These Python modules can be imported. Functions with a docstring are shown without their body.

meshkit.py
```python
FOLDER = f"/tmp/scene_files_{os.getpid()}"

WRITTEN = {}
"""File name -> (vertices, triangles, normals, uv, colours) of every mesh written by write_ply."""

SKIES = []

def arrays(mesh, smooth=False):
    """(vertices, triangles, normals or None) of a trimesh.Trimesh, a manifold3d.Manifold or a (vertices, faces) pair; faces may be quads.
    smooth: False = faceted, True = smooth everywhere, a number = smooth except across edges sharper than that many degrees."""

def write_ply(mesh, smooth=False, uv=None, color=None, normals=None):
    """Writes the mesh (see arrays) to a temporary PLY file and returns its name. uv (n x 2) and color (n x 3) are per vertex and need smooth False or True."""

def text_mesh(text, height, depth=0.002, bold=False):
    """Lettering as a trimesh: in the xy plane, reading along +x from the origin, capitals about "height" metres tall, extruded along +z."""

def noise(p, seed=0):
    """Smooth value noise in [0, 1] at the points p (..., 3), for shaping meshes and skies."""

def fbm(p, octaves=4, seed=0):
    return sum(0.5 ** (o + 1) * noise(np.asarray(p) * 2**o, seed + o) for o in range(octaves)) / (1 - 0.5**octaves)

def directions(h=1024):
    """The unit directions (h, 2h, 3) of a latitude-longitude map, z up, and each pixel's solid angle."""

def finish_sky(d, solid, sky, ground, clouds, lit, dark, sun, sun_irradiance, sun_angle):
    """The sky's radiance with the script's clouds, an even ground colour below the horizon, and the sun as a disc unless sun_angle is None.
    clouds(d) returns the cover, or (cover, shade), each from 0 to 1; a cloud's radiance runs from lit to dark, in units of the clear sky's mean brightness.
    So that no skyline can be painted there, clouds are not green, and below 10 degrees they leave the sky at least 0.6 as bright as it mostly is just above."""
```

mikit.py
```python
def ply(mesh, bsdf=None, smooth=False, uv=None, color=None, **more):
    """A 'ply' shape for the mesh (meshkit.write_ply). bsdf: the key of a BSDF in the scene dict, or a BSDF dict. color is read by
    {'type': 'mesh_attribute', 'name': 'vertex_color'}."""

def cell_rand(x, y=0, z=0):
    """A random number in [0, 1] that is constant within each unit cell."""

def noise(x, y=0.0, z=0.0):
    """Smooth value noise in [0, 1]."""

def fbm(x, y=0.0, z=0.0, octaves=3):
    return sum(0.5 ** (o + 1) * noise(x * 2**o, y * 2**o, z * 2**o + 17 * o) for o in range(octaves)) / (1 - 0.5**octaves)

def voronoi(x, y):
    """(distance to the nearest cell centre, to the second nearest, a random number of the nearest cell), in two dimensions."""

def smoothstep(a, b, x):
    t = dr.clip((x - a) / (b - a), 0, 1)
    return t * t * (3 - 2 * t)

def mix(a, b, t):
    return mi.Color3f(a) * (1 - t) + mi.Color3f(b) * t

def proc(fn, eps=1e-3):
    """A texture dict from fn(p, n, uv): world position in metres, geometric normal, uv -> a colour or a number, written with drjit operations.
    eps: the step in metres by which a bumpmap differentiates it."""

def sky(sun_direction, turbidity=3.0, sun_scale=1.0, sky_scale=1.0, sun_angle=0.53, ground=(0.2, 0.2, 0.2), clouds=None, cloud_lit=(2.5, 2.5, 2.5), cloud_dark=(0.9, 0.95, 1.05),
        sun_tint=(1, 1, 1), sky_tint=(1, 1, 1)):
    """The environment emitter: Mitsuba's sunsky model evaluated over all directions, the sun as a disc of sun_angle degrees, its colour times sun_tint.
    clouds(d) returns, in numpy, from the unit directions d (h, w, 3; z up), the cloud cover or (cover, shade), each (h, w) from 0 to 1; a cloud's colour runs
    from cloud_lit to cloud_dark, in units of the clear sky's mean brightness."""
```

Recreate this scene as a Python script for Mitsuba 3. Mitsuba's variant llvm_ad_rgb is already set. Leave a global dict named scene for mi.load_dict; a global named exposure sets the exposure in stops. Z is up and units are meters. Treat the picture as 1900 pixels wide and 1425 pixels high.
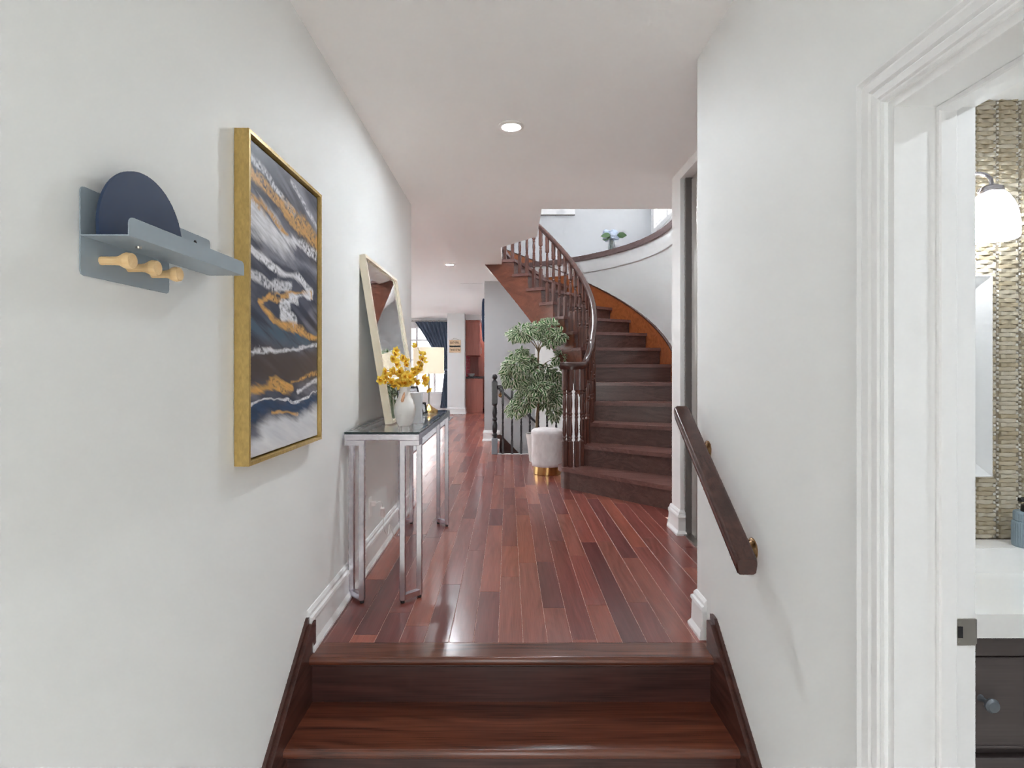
import math, random
import numpy as np, trimesh, shapely, drjit as dr, mitsuba as mi
import manifold3d as m3
from shapely.geometry import Polygon, LineString, Point, box as sbox
import mikit, meshkit
from mikit import proc, noise, fbm, cell_rand, smoothstep, mix

T = mi.ScalarTransform4f
rng = np.random.default_rng(7)
random.seed(7)
scene, labels = {}, {}

# ---------------------------------------------------------------- camera, sky, exposure
F = 1030.0                       # focal length in pixels of the 1900 x 1425 frame
EYE = 1.128                      # above the upper hall floor (z = 0)
scene['camera'] = {'type': 'perspective', 'fov': math.degrees(2 * math.atan(950 / F)), 'fov_axis': 'x', 'near_clip': 0.05, 'far_clip': 200.0,
                   'principal_point_offset_x': 7 / 1900, 'principal_point_offset_y': 29.5 / 1425,
                   'to_world': T().look_at(origin=[0, 0, EYE], target=[0, 1, EYE], up=[0, 0, 1])}
def cloud_cover(d):
    n = meshkit.fbm(d * 2.5 + 4, 4)
    return np.clip(0.75 + n, 0, 1), np.clip(n * 0.6, 0, 1)
scene['sky'] = mikit.sky((-0.35, -0.75, 0.75), turbidity=3.5, sun_scale=3.0, sky_scale=11.0, ground=(0.6, 0.6, 0.58), clouds=cloud_cover, cloud_lit=(2.6, 2.6, 2.6), cloud_dark=(1.7, 1.75, 1.85), sun_tint=(0.8, 0.98, 1.18), sky_tint=(0.97, 1.0, 1.02))
exposure = 0.98

# ---------------------------------------------------------------- helpers
count = {}
def numbered(name):
    n = count.get(name, 0)
    count[name] = n + 1
    return name if n == 0 else f'{name}_{n:03d}'
def tag(key, label=None, cat=None, group=None, kind=None):
    d = {}
    if label: d['label'] = label
    if cat: d['category'] = cat
    if group: d['group'] = group
    if kind: d['kind'] = kind
    labels[key] = d
    return key
def thing(name, label, cat, group=None, kind=None):
    return tag(numbered(name), label, cat, group, kind)
def part(parent, name, mesh, bsdf, smooth=False, label=None, kind=None, **more):
    key = numbered(parent + '__' + name)
    scene[key] = mesh_dict(mesh, bsdf, smooth, **more)
    if label or kind: tag(key, label, None, None, kind)
    return key
def mesh_dict(mesh, bsdf, smooth=False, **more):
    if isinstance(mesh, dict):
        return {**mesh, **more}
    return mikit.ply(mesh, bsdf, smooth=smooth, **more)
def solid(name, mesh, bsdf, label, cat=None, smooth=False, group=None, kind=None, **more):
    key = numbered(name)
    scene[key] = mesh_dict(mesh, bsdf, smooth, **more)
    return tag(key, label, cat, group, kind)
def struct(name, mesh, bsdf, label, smooth=False, **more):
    return solid(name, mesh, bsdf, label, None, smooth, None, 'structure', **more)
cat_ = trimesh.util.concatenate

def bx(x0, x1, y0, y1, z0, z1, b=0.0):
    """A box, its edges chamfered by b."""
    if b <= 0:
        m = trimesh.creation.box(extents=[x1 - x0, y1 - y0, z1 - z0])
        m.apply_translation([(x0 + x1) / 2, (y0 + y1) / 2, (z0 + z1) / 2])
        return m
    pts = []
    for sx in (0, 1):
        for sy in (0, 1):
            for sz in (0, 1):
                c = np.array([(x0, x1)[sx], (y0, y1)[sy], (z0, z1)[sz]], float)
                d = np.array([1 - 2 * sx, 1 - 2 * sy, 1 - 2 * sz], float) * b
                for k in range(3):
                    o = d.copy(); o[k] = 0
                    pts.append(c + o)
    return trimesh.convex.convex_hull(np.array(pts))
def loft(rings, closed=False, cap=True):
    """A skin over rings of equal length; flat ends are capped."""
    rings = np.asarray(rings, float)
    n, m = rings.shape[:2]
    v = rings.reshape(-1, 3)
    f = []
    for i in range(n if closed else n - 1):
        a, b = i * m, ((i + 1) % n) * m
        for j in range(m):
            k = (j + 1) % m
            f += [[a + j, a + k, b + k], [a + j, b + k, b + j]]
    if cap and not closed:
        c0, c1 = len(v), len(v) + 1
        v = np.vstack([v, rings[0].mean(0), rings[-1].mean(0)])
        for j in range(m):
            k = (j + 1) % m
            f += [[c0, k, j], [c1, (n - 1) * m + j, (n - 1) * m + k]]
    me = trimesh.Trimesh(v, np.array(f), process=False)
    if me.volume < 0: me.invert()
    return me
def lathe(profile, n=24, c=(0, 0, 0), squash=1.0):
    """profile (r, z) from bottom to top turned about z."""
    a = np.arange(n) * 2 * np.pi / n
    rings = [np.stack([r * np.cos(a), r * np.sin(a) * squash, np.full(n, z)], 1) for r, z in profile]
    m = loft(rings)
    m.apply_translation(c)
    return m
def tube(path, r, n=8):
    path = np.asarray(path, float)
    r = np.broadcast_to(np.asarray(r, float), len(path))
    t = np.gradient(path, axis=0)
    t /= np.linalg.norm(t, axis=1, keepdims=True) + 1e-12
    u = np.cross(t[0], [0, 0, 1] if abs(t[0][2]) < 0.9 else [1, 0, 0]); u /= np.linalg.norm(u)
    a = np.arange(n) * 2 * np.pi / n
    rings = []
    for p, d, rr in zip(path, t, r):
        u = u - d * (u @ d); u /= np.linalg.norm(u) + 1e-12
        w = np.cross(d, u)
        rings.append(p + rr * (np.cos(a)[:, None] * u + np.sin(a)[:, None] * w))
    return loft(rings)
def smooth_path(pts, n=40):
    from scipy.interpolate import CubicSpline
    pts = np.asarray(pts, float)
    s = np.r_[0, np.cumsum(np.linalg.norm(np.diff(pts, axis=0), axis=1))]
    return CubicSpline(s, pts)(np.linspace(0, s[-1], n))
def sweep(path, profile):
    """profile (side, up) swept upright along a path; side is to the right of travel."""
    path = np.asarray(path, float)
    t = np.gradient(path, axis=0)[:, :2]
    t /= np.linalg.norm(t, axis=1, keepdims=True) + 1e-12
    side = np.stack([t[:, 1], -t[:, 0], np.zeros(len(t))], 1)
    profile = np.asarray(profile, float)
    return loft([p + profile[:, :1] * s + profile[:, 1:] * np.array([[0, 0, 1.0]]) for p, s in zip(path, side)])
def extrude(poly, z0, z1):
    geoms = getattr(poly, 'geoms', [poly])
    out = []
    for g in geoms:
        m = trimesh.creation.extrude_polygon(g, z1 - z0, engine='earcut')
        m.apply_translation([0, 0, z0])
        out.append(m)
    return cat_(out)
def ribbon(inner, outer, zb, zt):
    """A solid between two plan polylines and two height lists (a curved wall, skirt or string)."""
    inner, outer = np.asarray(inner, float), np.asarray(outer, float)
    zb, zt = (np.broadcast_to(np.asarray(z, float), len(inner)) for z in (zb, zt))
    return loft([[[*a, b], [*o, b], [*o, t], [*a, t]] for a, o, b, t in zip(inner, outer, zb, zt)])
def moved(m, mat):
    m = m.copy(); m.apply_transform(mat); return m
def tr(x, y, z): return trimesh.transformations.translation_matrix([x, y, z])
def rot(deg, axis, pt=None): return trimesh.transformations.rotation_matrix(math.radians(deg), axis, pt)
def align(d):
    return trimesh.geometry.align_vectors([0, 0, 1], d)

# ---------------------------------------------------------------- materials
def srgb(*c):
    c = np.array(c, float) / 255
    return [float(x) for x in np.where(c < 0.04045, c / 12.92, ((c + 0.055) / 1.055) ** 2.4)]
def tex(c):
    return proc(c) if callable(c) else {'type': 'rgb', 'value': list(map(float, c))}
def mat(name, color, rough=0.5, metallic=0.0, spec=0.5, coat=0.0, coat_gloss=0.9, bump=None, bump_scale=0.0, eps=1e-3, sheen=0.0):
    b = {'type': 'principled', 'base_color': tex(color), 'roughness': proc(rough) if callable(rough) else rough, 'metallic': metallic, 'specular': spec}
    if coat: b.update(clearcoat=coat, clearcoat_gloss=coat_gloss)
    if sheen: b['sheen'] = sheen
    if bump: b = {'type': 'bumpmap', 'arbitrary': proc(bump, eps), 'scale': bump_scale, 'nested': b}
    scene[name] = {'type': 'twosided', 'nested': b}
    return name

wall_col = srgb(229, 230, 229)
def wall_fn(c):
    def f(p, n, uv):
        return mi.Color3f(c) * (0.975 + 0.05 * fbm(p.x * 1.3, p.y * 1.3, p.z * 1.3))
    return f
mat('paint_greige', wall_fn(wall_col), 0.55, spec=0.3)
mat('paint_white', srgb(234, 234, 233), 0.35, spec=0.5)
mat('paint_trim', srgb(232, 232, 232), 0.28, spec=0.5)
mat('paint_upper', wall_fn(srgb(200, 201, 205)), 0.6, spec=0.3)
mat('paint_grey', wall_fn(srgb(186, 187, 189)), 0.6, spec=0.3)
def popcorn(p, n, uv):
    near = smoothstep(0.1, 0.13, p.x + 0.80)
    return (fbm(p.x * 90, p.y * 90, p.z * 90, 2) + noise(p.x * 220, p.y * 220, p.z * 220) * 0.5) * near
mat('ceiling_stipple', srgb(251, 250, 248), 0.8, spec=0.1, bump=popcorn, bump_scale=0.008, eps=2e-3)
mat('ceiling_smooth', srgb(236, 235, 234), 0.8, spec=0.1)

def grain(p, axis, s=1.0):
    a, b, c = (p.x, p.y, p.z)
    if axis == 0: a, b, c = b, p.z, p.x
    elif axis == 1: a, b, c = p.x, p.z, p.y
    warp = fbm(a * 9 * s, b * 9 * s, c * 1.3 * s, 2) * 3
    rings = noise(a * 60 * s + warp * 4, b * 60 * s + warp * 2, c * 2.0 * s)
    fine = noise(a * 400 * s, b * 400 * s, c * 9 * s)
    return 0.6 * rings + 0.4 * fine
def wood(c1, c2, axis, s=1.0):
    def f(p, n, uv):
        return mix(c1, c2, grain(p, axis, s))
    return f
PLANKS = [(110, 58, 52), (120, 65, 57), (134, 74, 60), (113, 60, 54), (96, 52, 50), (126, 73, 62)]
for i, c in enumerate(PLANKS):
    lo, hi = [x * 0.72 for x in srgb(*c)], [x * 1.18 for x in srgb(*c)]
    def plank_fn(p, n, uv, lo=lo, hi=hi, i=i):
        g = grain(p + mi.Vector3f(3.1 * i, 0, 0), 1)
        tone = 0.82 + 0.4 * noise(p.x * 9.775 + 0.39, p.y * 0.7 + 11 * i)
        return mix(lo, hi, g) * tone
    def plank_rough(p, n, uv):
        return 0.17 + 0.10 * fbm(p.x * 5, p.y * 3, 0.0, 2)
    mat(f'floor_wood_{i}', plank_fn, plank_rough, spec=0.55, coat=0.45, coat_gloss=0.93)
mat('groove', srgb(176, 138, 126), 0.4)
dark1, dark2 = srgb(40, 22, 20), srgb(84, 54, 48)
mat('tread_wood', wood(srgb(84, 56, 52), srgb(118, 84, 78), 0), 0.24, spec=0.5, coat=0.3, coat_gloss=0.9)
mat('riser_wood', wood(srgb(64, 44, 41), srgb(98, 72, 66), 0), 0.3, spec=0.5, coat=0.2, coat_gloss=0.85)
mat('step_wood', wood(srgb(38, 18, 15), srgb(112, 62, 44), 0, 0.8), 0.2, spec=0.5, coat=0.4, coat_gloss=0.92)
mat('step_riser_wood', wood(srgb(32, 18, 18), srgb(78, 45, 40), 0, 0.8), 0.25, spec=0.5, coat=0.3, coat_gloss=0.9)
mat('dark_wood', wood(srgb(38, 20, 17), srgb(76, 44, 36), 1), 0.22, spec=0.5, coat=0.4, coat_gloss=0.92)
mat('baluster_wood', wood(srgb(46, 22, 17), srgb(96, 54, 42), 2), 0.25, spec=0.5, coat=0.4, coat_gloss=0.9)
mat('string_wood', wood(srgb(82, 42, 30), srgb(116, 68, 50), 0, 0.5), 0.3, spec=0.5, coat=0.3)
mat('skirt_wood', wood(srgb(116, 60, 32), srgb(158, 90, 52), 0, 0.6), 0.28, spec=0.5, coat=0.3)
mat('black_paint', srgb(42, 42, 46), 0.22, spec=0.5, coat=0.3)
mat('cap_wood', wood(srgb(70, 50, 48), srgb(104, 82, 80), 1), 0.35)
mat('kitchen_wood', wood(srgb(146, 80, 68), srgb(174, 104, 88), 2), 0.3, coat=0.2)
mat('counter_dark', srgb(40, 34, 38), 0.15)
mat('red_tile', srgb(200, 70, 95), 0.15)
mat('grout_white', srgb(226, 214, 212), 0.7)
scene['chrome'] = {'type': 'twosided', 'nested': {'type': 'roughconductor', 'material': 'Cr', 'alpha': 0.04, 'specular_reflectance': {'type': 'rgb', 'value': [1.0, 1.0, 1.0]}}}
scene['mirror_glass'] = {'type': 'twosided', 'nested': {'type': 'conductor', 'material': 'none', 'specular_reflectance': {'type': 'rgb', 'value': [0.86, 0.88, 0.88]}}}
scene['clear_glass'] = {'type': 'thindielectric', 'int_ior': 1.5, 'specular_transmittance': {'type': 'rgb', 'value': [0.93, 0.97, 0.96]}}
scene['pane_glass'] = {'type': 'thindielectric', 'int_ior': 1.5}
mat('glass_edge', srgb(22, 40, 42), 0.1)
mat('gold_leaf', lambda p, n, uv: mix(srgb(156, 128, 72), srgb(200, 172, 108), fbm(p.x * 150, p.y * 150, p.z * 60)), 0.36, metallic=0.45)
mat('brass', srgb(212, 178, 118), 0.18, metallic=1.0)
mat('bronze', srgb(150, 118, 84), 0.22, metallic=1.0)
mat('nickel', srgb(176, 172, 166), 0.28, metallic=1.0)
mat('champagne', srgb(226, 216, 196), 0.35, metallic=0.15)
mat('black_plastic', srgb(26, 26, 28), 0.35)
mat('slate_metal', srgb(142, 154, 163), 0.42, spec=0.4)
mat('navy_board', srgb(30, 48, 76), 0.5, spec=0.35)
mat('peg_wood', wood(srgb(216, 176, 122), srgb(236, 204, 156), 0, 2), 0.45)
mat('white_ceramic', srgb(240, 239, 237), 0.16, coat=0.3)
mat('vase_glaze', srgb(236, 234, 231), 0.3)
mat('vase_blush', srgb(214, 166, 132), 0.4)
def petal_fn(p, n, uv):
    return mix(srgb(226, 172, 44), srgb(255, 230, 112), smoothstep(0.1, 0.75, uv.x) * 0.9 + 0.1 * noise(p.x * 200, p.y * 200, p.z * 200))
scene['yellow_petal'] = {'type': 'principledthin', 'base_color': proc(petal_fn), 'roughness': 0.5, 'diff_trans': 0.7}
mat('stem_brown', srgb(112, 92, 52), 0.6)
mat('trunk', wood(srgb(112, 92, 70), srgb(160, 140, 110), 2), 0.7)
def ficus_fn(p, n, uv):
    edge = dr.abs(uv.x - 0.5) * 2 + 0.25 * (noise(p.x * 120, p.y * 120, p.z * 120) - 0.5)
    return mix(srgb(66, 102, 56), srgb(244, 248, 228), smoothstep(0.42, 0.62, edge))
scene['ficus_leaf'] = {'type': 'principledthin', 'base_color': proc(ficus_fn), 'roughness': 0.45, 'diff_trans': 0.4}
def fur_bump(p, n, uv): return fbm(p.x * 60, p.y * 60, p.z * 40, 3)
mat('fur_white', lambda p, n, uv: mix(srgb(214, 208, 208), srgb(243, 240, 240), fbm(p.x * 30, p.y * 30, p.z * 18)), 0.9, spec=0.1, sheen=0.5, bump=fur_bump, bump_scale=0.012, eps=2e-3)
def ribs_bump(p, n, uv): return 0.5 + 0.5 * dr.sin(dr.atan2(p.y - 6.72, p.x - 0.36) * 36)
mat('pot_white', srgb(232, 231, 228), 0.5, bump=ribs_bump, bump_scale=0.004)
mat('soil', srgb(70, 56, 44), 0.9)
def denim_fn(p, n, uv): return mix(srgb(68, 80, 98), srgb(98, 110, 128), fbm(p.x * 30, p.z * 4, 0.0))
mat('curtain_blue', denim_fn, 0.85, sheen=0.3)
mat('sign_board', wood(srgb(206, 176, 142), srgb(224, 198, 166), 0), 0.6)
mat('sign_ink', srgb(96, 70, 52), 0.6)
mat('rug_grey', lambda p, n, uv: mix(srgb(140, 140, 144), srgb(196, 195, 196), fbm(p.x * 14, p.y * 14, 0.0)), 0.95, spec=0.05, bump=lambda p, n, uv: noise(p.x * 90, p.y * 90), bump_scale=0.01, eps=3e-3)
mat('shade_grey', srgb(98, 94, 92), 0.5)
mat('closet_grey', srgb(176, 172, 168), 0.4)
mat('blind_white', srgb(244, 244, 244), 0.5)
mat('vanity_brown', wood(srgb(66, 58, 58), srgb(80, 72, 71), 0), 0.4)
mat('knob_grey', srgb(110, 116, 122), 0.3, metallic=0.5)
mat('dispenser_grey', srgb(134, 150, 160), 0.55)
mat('glass_tile_0', srgb(188, 176, 152), 0.12, coat=0.5)
mat('glass_tile_1', srgb(176, 162, 136), 0.12, coat=0.5)
mat('glass_tile_2', srgb(200, 190, 170), 0.12, coat=0.5)
mat('crystal_tile', lambda p, n, uv: mix(srgb(170, 162, 146), srgb(244, 242, 236), cell_rand(p.x * 80, 0, p.z * 66)), 0.1, metallic=0.35)
mat('tile_grout', srgb(140, 130, 114), 0.8)
mat('entry_tile', srgb(222, 218, 212), 0.35)
mat('outlet_white', srgb(240, 238, 236), 0.35)
mat('plug_clear', srgb(238, 228, 226), 0.3)
mat('hydrangea', lambda p, n, uv: mix(srgb(166, 188, 220), srgb(232, 238, 246), noise(p.x * 160, p.y * 160, p.z * 160)), 0.7)
mat('hydrangea_leaf', srgb(70, 96, 62), 0.5)
scene['vase_glass'] = {'type': 'thindielectric', 'int_ior': 1.5, 'specular_transmittance': {'type': 'rgb', 'value': [0.72, 0.74, 0.74]}}
mat('photo_paper', srgb(205, 208, 214), 0.3)
mat('art_white', lambda p, n, uv: mix(srgb(236, 236, 238), srgb(214, 214, 218), smoothstep(0.5, 0.7, fbm(p.x * 5, p.z * 5, 0.0))), 0.6)
mat('lawn', srgb(214, 216, 216), 0.9)
mat('fence_wood', srgb(238, 232, 228), 0.8)
mat('lamp_rim', srgb(245, 244, 240), 0.4)

def emitter(rgb, k): return {'type': 'area', 'radiance': {'type': 'rgb', 'value': [float(c * k) for c in rgb]}}
WARM, NEUTRAL = (1.0, 0.93, 0.84), (0.93, 1.0, 1.06)
def disc(r, z, c=(0, 0), n=32):
    a = np.arange(n) * 2 * np.pi / n
    v = np.vstack([np.stack([c[0] + r * np.cos(a), c[1] + r * np.sin(a), np.full(n, z)], 1), [[c[0], c[1], z]]])
    f = [[n, (i + 1) % n, i] for i in range(n)]
    return trimesh.Trimesh(v, f, process=False)      # faces down

# ---------------------------------------------------------------- plan of the place
XL, XR, ZC = -0.80, 0.824, 2.475
LOW = -0.38
R = 0.195                                   # riser of the curved stair
C1, TH1, DTH = np.array([-0.29, 6.1]), -47.0, 9.85
C2, R2, XO = np.array([-0.77, 6.2]), 2.6, 1.83
def pol(r, deg): return C1 + r * np.array([math.cos(math.radians(deg)), math.sin(math.radians(deg))])
def rc(deg): return float(np.interp(deg, [-50, -40, -30, -20, 0, 20, 40, 60, 90], [1.19, 1.25, 1.25, 1.225, 1.21, 1.185, 1.17, 1.165, 1.165]))
def rout(deg):
    d = np.array([math.cos(math.radians(deg)), math.sin(math.radians(deg))])
    p = C1 - C2
    b = p @ d
    t = -b + math.sqrt(b * b - (p @ p - R2 * R2))
    q = C1 + t * d
    if q[1] < C2[1] and d[0] > 0.05:
        t = (XO - C1[0]) / d[0]
    return min(t, 2.75)
def nose(deg): return R * (1 + (deg - TH1) / DTH)
arc = [C2 + R2 * np.array([math.cos(a), math.sin(a)]) for a in np.radians(np.arange(0, 93, 3))]
wall_path = np.array([[XO, 3.95], [XO, 5.0]] + [list(p) for p in arc])
def offset_path(path, d):
    t = np.gradient(path, axis=0); t /= np.linalg.norm(t, axis=1, keepdims=True)
    return path + d * np.stack([t[:, 1], -t[:, 0]], 1)

# ---------------------------------------------------------------- room shell
# left hall wall and the low entry
struct('wall_left', bx(XL - 0.12, XL, -1.4, 4.58, LOW, ZC), 'paint_greige', 'long pale greige hall wall on the left')
DJ0, DJ1, DH = 0.40, 1.204, 1.704          # bathroom doorway: near jamb, far jamb, head
XJ = 0.998
struct('wall_right', cat_([bx(XR, XJ, DJ1, 2.42, LOW, ZC), bx(XR, XJ, -1.4, DJ0, LOW, ZC), bx(XR, XJ, DJ0, DJ1, DH, ZC), bx(XJ, 2.0, 2.28, 2.42, LOW, ZC)]), 'paint_greige', 'pale greige hall wall on the right with the handrail')
ED = (-0.52, 0.52, LOW + 0.12, 2.0)
struct('wall_entry', cat_([bx(XL - 0.12, ED[0], -1.52, -1.4, LOW, ZC), bx(ED[1], XJ, -1.52, -1.4, LOW, ZC), bx(ED[0], ED[1], -1.52, -1.4, LOW, ED[2]), bx(ED[0], ED[1], -1.52, -1.4, ED[3], ZC)]), 'paint_greige', 'entry wall behind the viewer')
ed = struct('door_3', bx(ED[0], ED[1], -1.49, -1.43, ED[2], ED[2] + 0.2), 'paint_trim', 'glazed front door behind the viewer')
for a in ((ED[0], ED[0] + 0.1), (ED[1] - 0.1, ED[1]), (-0.03, 0.03)):
    part(ed, 'stile', bx(*a, -1.49, -1.43, ED[2] + 0.2, ED[3]), 'paint_trim')
part(ed, 'top_rail', bx(ED[0], ED[1], -1.49, -1.43, ED[3] - 0.1, ED[3]), 'paint_trim')
part(ed, 'pane', bx(ED[0] + 0.1, ED[1] - 0.1, -1.462, -1.458, ED[2] + 0.2, ED[3] - 0.1), 'pane_glass')
struct('floor_entry', bx(XL, XR, -1.4, 1.96, LOW - 0.1, LOW), 'entry_tile', 'low entry floor at the foot of the steps')
well = Polygon([(0.283, 4.70), (0.294, 5.68), (-0.083, 6.2), (-0.083, 8.86), (2.30, 8.86), (2.30, 4.70)])
struct('ceiling', extrude(Polygon([(-5, -1.52), (3, -1.52), (3, 18), (-5, 18)]).difference(well), ZC, 2.73), 'ceiling_stipple', 'stippled white ceiling with the stairwell opening')
# closet side
struct('wall_pillar', bx(1.165, 2.0, 3.76, 3.95, 0, ZC), 'paint_white', 'narrow white wall end between the closet and the curved stair')
cl = struct('door_1', bx(1.235, 1.27, 2.42, 3.75, 0.012, 2.40), 'closet_grey', 'sliding closet door seen edge-on beside the white wall end')
part(cl, 'frame_stile', bx(1.222, 1.236, 3.60, 3.655, 0.012, 2.40, 0.003), 'nickel')
part(cl, 'frame_stile', bx(1.222, 1.236, 2.45, 2.50, 0.012, 2.40, 0.003), 'nickel')
part(cl, 'jamb', bx(1.195, 1.28, 3.735, 3.76, 0, 2.41), 'shade_grey')
part(cl, 'header', bx(1.165, 1.30, 2.42, 3.76, 2.41, ZC), 'paint_white')
part(cl, 'bottom_track', bx(1.18, 1.28, 2.42, 3.745, 0.0, 0.012), 'nickel')
struct('wall_closet', bx(1.95, 2.05, 2.42, 3.76, 0, ZC), 'paint_greige', 'back wall of the closet')
# curved stairwell wall
outp = offset_path(wall_path, 0.1)
nlow = 2 + 22      # below the ceiling the curve ends at the straight grey wall
struct('wall_curved', cat_([ribbon(wall_path[:nlow], outp[:nlow], -2.6, ZC), ribbon(wall_path, outp, ZC, 2.66)]), 'paint_greige', 'curved pale wall sweeping round the stair', smooth=40)
struct('trim_1', ribbon(offset_path(wall_path, -0.022), wall_path, 2.50, 2.675), 'paint_trim', 'white band under the dark ledge cap', smooth=40)
struct('trim_2', ribbon(offset_path(wall_path, -0.05), offset_path(wall_path, 0.12), 2.675, 2.745), 'cap_wood', 'dark wood cap on the curved stairwell wall', smooth=40)
ledge = Polygon([(-0.77, 8.86), (2.30, 8.86), (2.30, 3.95), (XO + 0.05, 3.95)] + [tuple(p) for p in offset_path(wall_path, 0.05)[1:]])
struct('floor_ledge', extrude(ledge.buffer(0), 2.62, 2.72), 'paint_white', 'plant ledge behind the curved wall')
# upper storey seen through the opening
WIN = (6.4, 8.66, 3.215, 4.75)             # y0 y1 z0 z1 of the upper window
up = [bx(2.28, 2.40, 3.9, WIN[0], 2.62, 5.2), bx(2.28, 2.40, WIN[1], 8.9, 2.62, 5.2), bx(2.28, 2.40, WIN[0], WIN[1], 2.62, WIN[2]), bx(2.28, 2.40, WIN[0], WIN[1], WIN[3], 5.2)]
struct('wall_upper_right', cat_(up), 'paint_white', 'upper wall with the shuttered window')
struct('wall_upper_back', bx(-3.0, 2.40, 8.86, 8.98, 2.62, 5.2), 'paint_upper', 'upper back wall above the curved ledge')
struct('wall_upper_front', bx(-3.0, 2.40, 4.45, 4.57, 2.73, 5.2), 'paint_white', 'upper wall over the front of the opening')
struct('wall_upper_left', bx(-3.1, -3.0, 4.45, 8.98, 2.73, 5.2), 'paint_white', 'upper wall at the left of the landing')
struct('ceiling_upper', bx(-3.1, 2.40, 4.45, 8.98, 5.2, 5.3), 'ceiling_smooth', 'ceiling of the upper landing')
struct('baseboard_upper', bx(-3.0, -0.2, 8.84, 8.86, 2.73, 2.87), 'paint_trim', 'white baseboard on the upper landing')
w = struct('window_1', bx(2.29, 2.345, WIN[0], WIN[1], WIN[2], WIN[2] + 0.05), 'paint_trim', 'upper window with white shutters beside the curved ledge')
for y in (WIN[0], 7.155, 7.83, WIN[1] - 0.07):
    part(w, 'stile', bx(2.25, 2.29, y, y + 0.07, WIN[2], WIN[3], 0.004), 'paint_trim')
part(w, 'top_rail', bx(2.25, 2.29, WIN[0], WIN[1], WIN[3] - 0.06, WIN[3], 0.004), 'paint_trim')
part(w, 'bottom_rail', bx(2.25, 2.29, WIN[0], WIN[1], WIN[2], WIN[2] + 0.07, 0.004), 'paint_trim')
part(w, 'pane', bx(2.37, 2.374, WIN[0], WIN[1], WIN[2], WIN[3]), 'pane_glass')
for j in range(15):
    z = WIN[2] + 0.12 + j * 0.095
    sl = moved(bx(-0.035, 0.035, WIN[0] + 0.03, WIN[1] - 0.03, -0.004, 0.004), tr(2.30, 0, z) @ rot(35, [0, 1, 0]))
    part(w, 'louvre', sl, 'blind_white')
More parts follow.
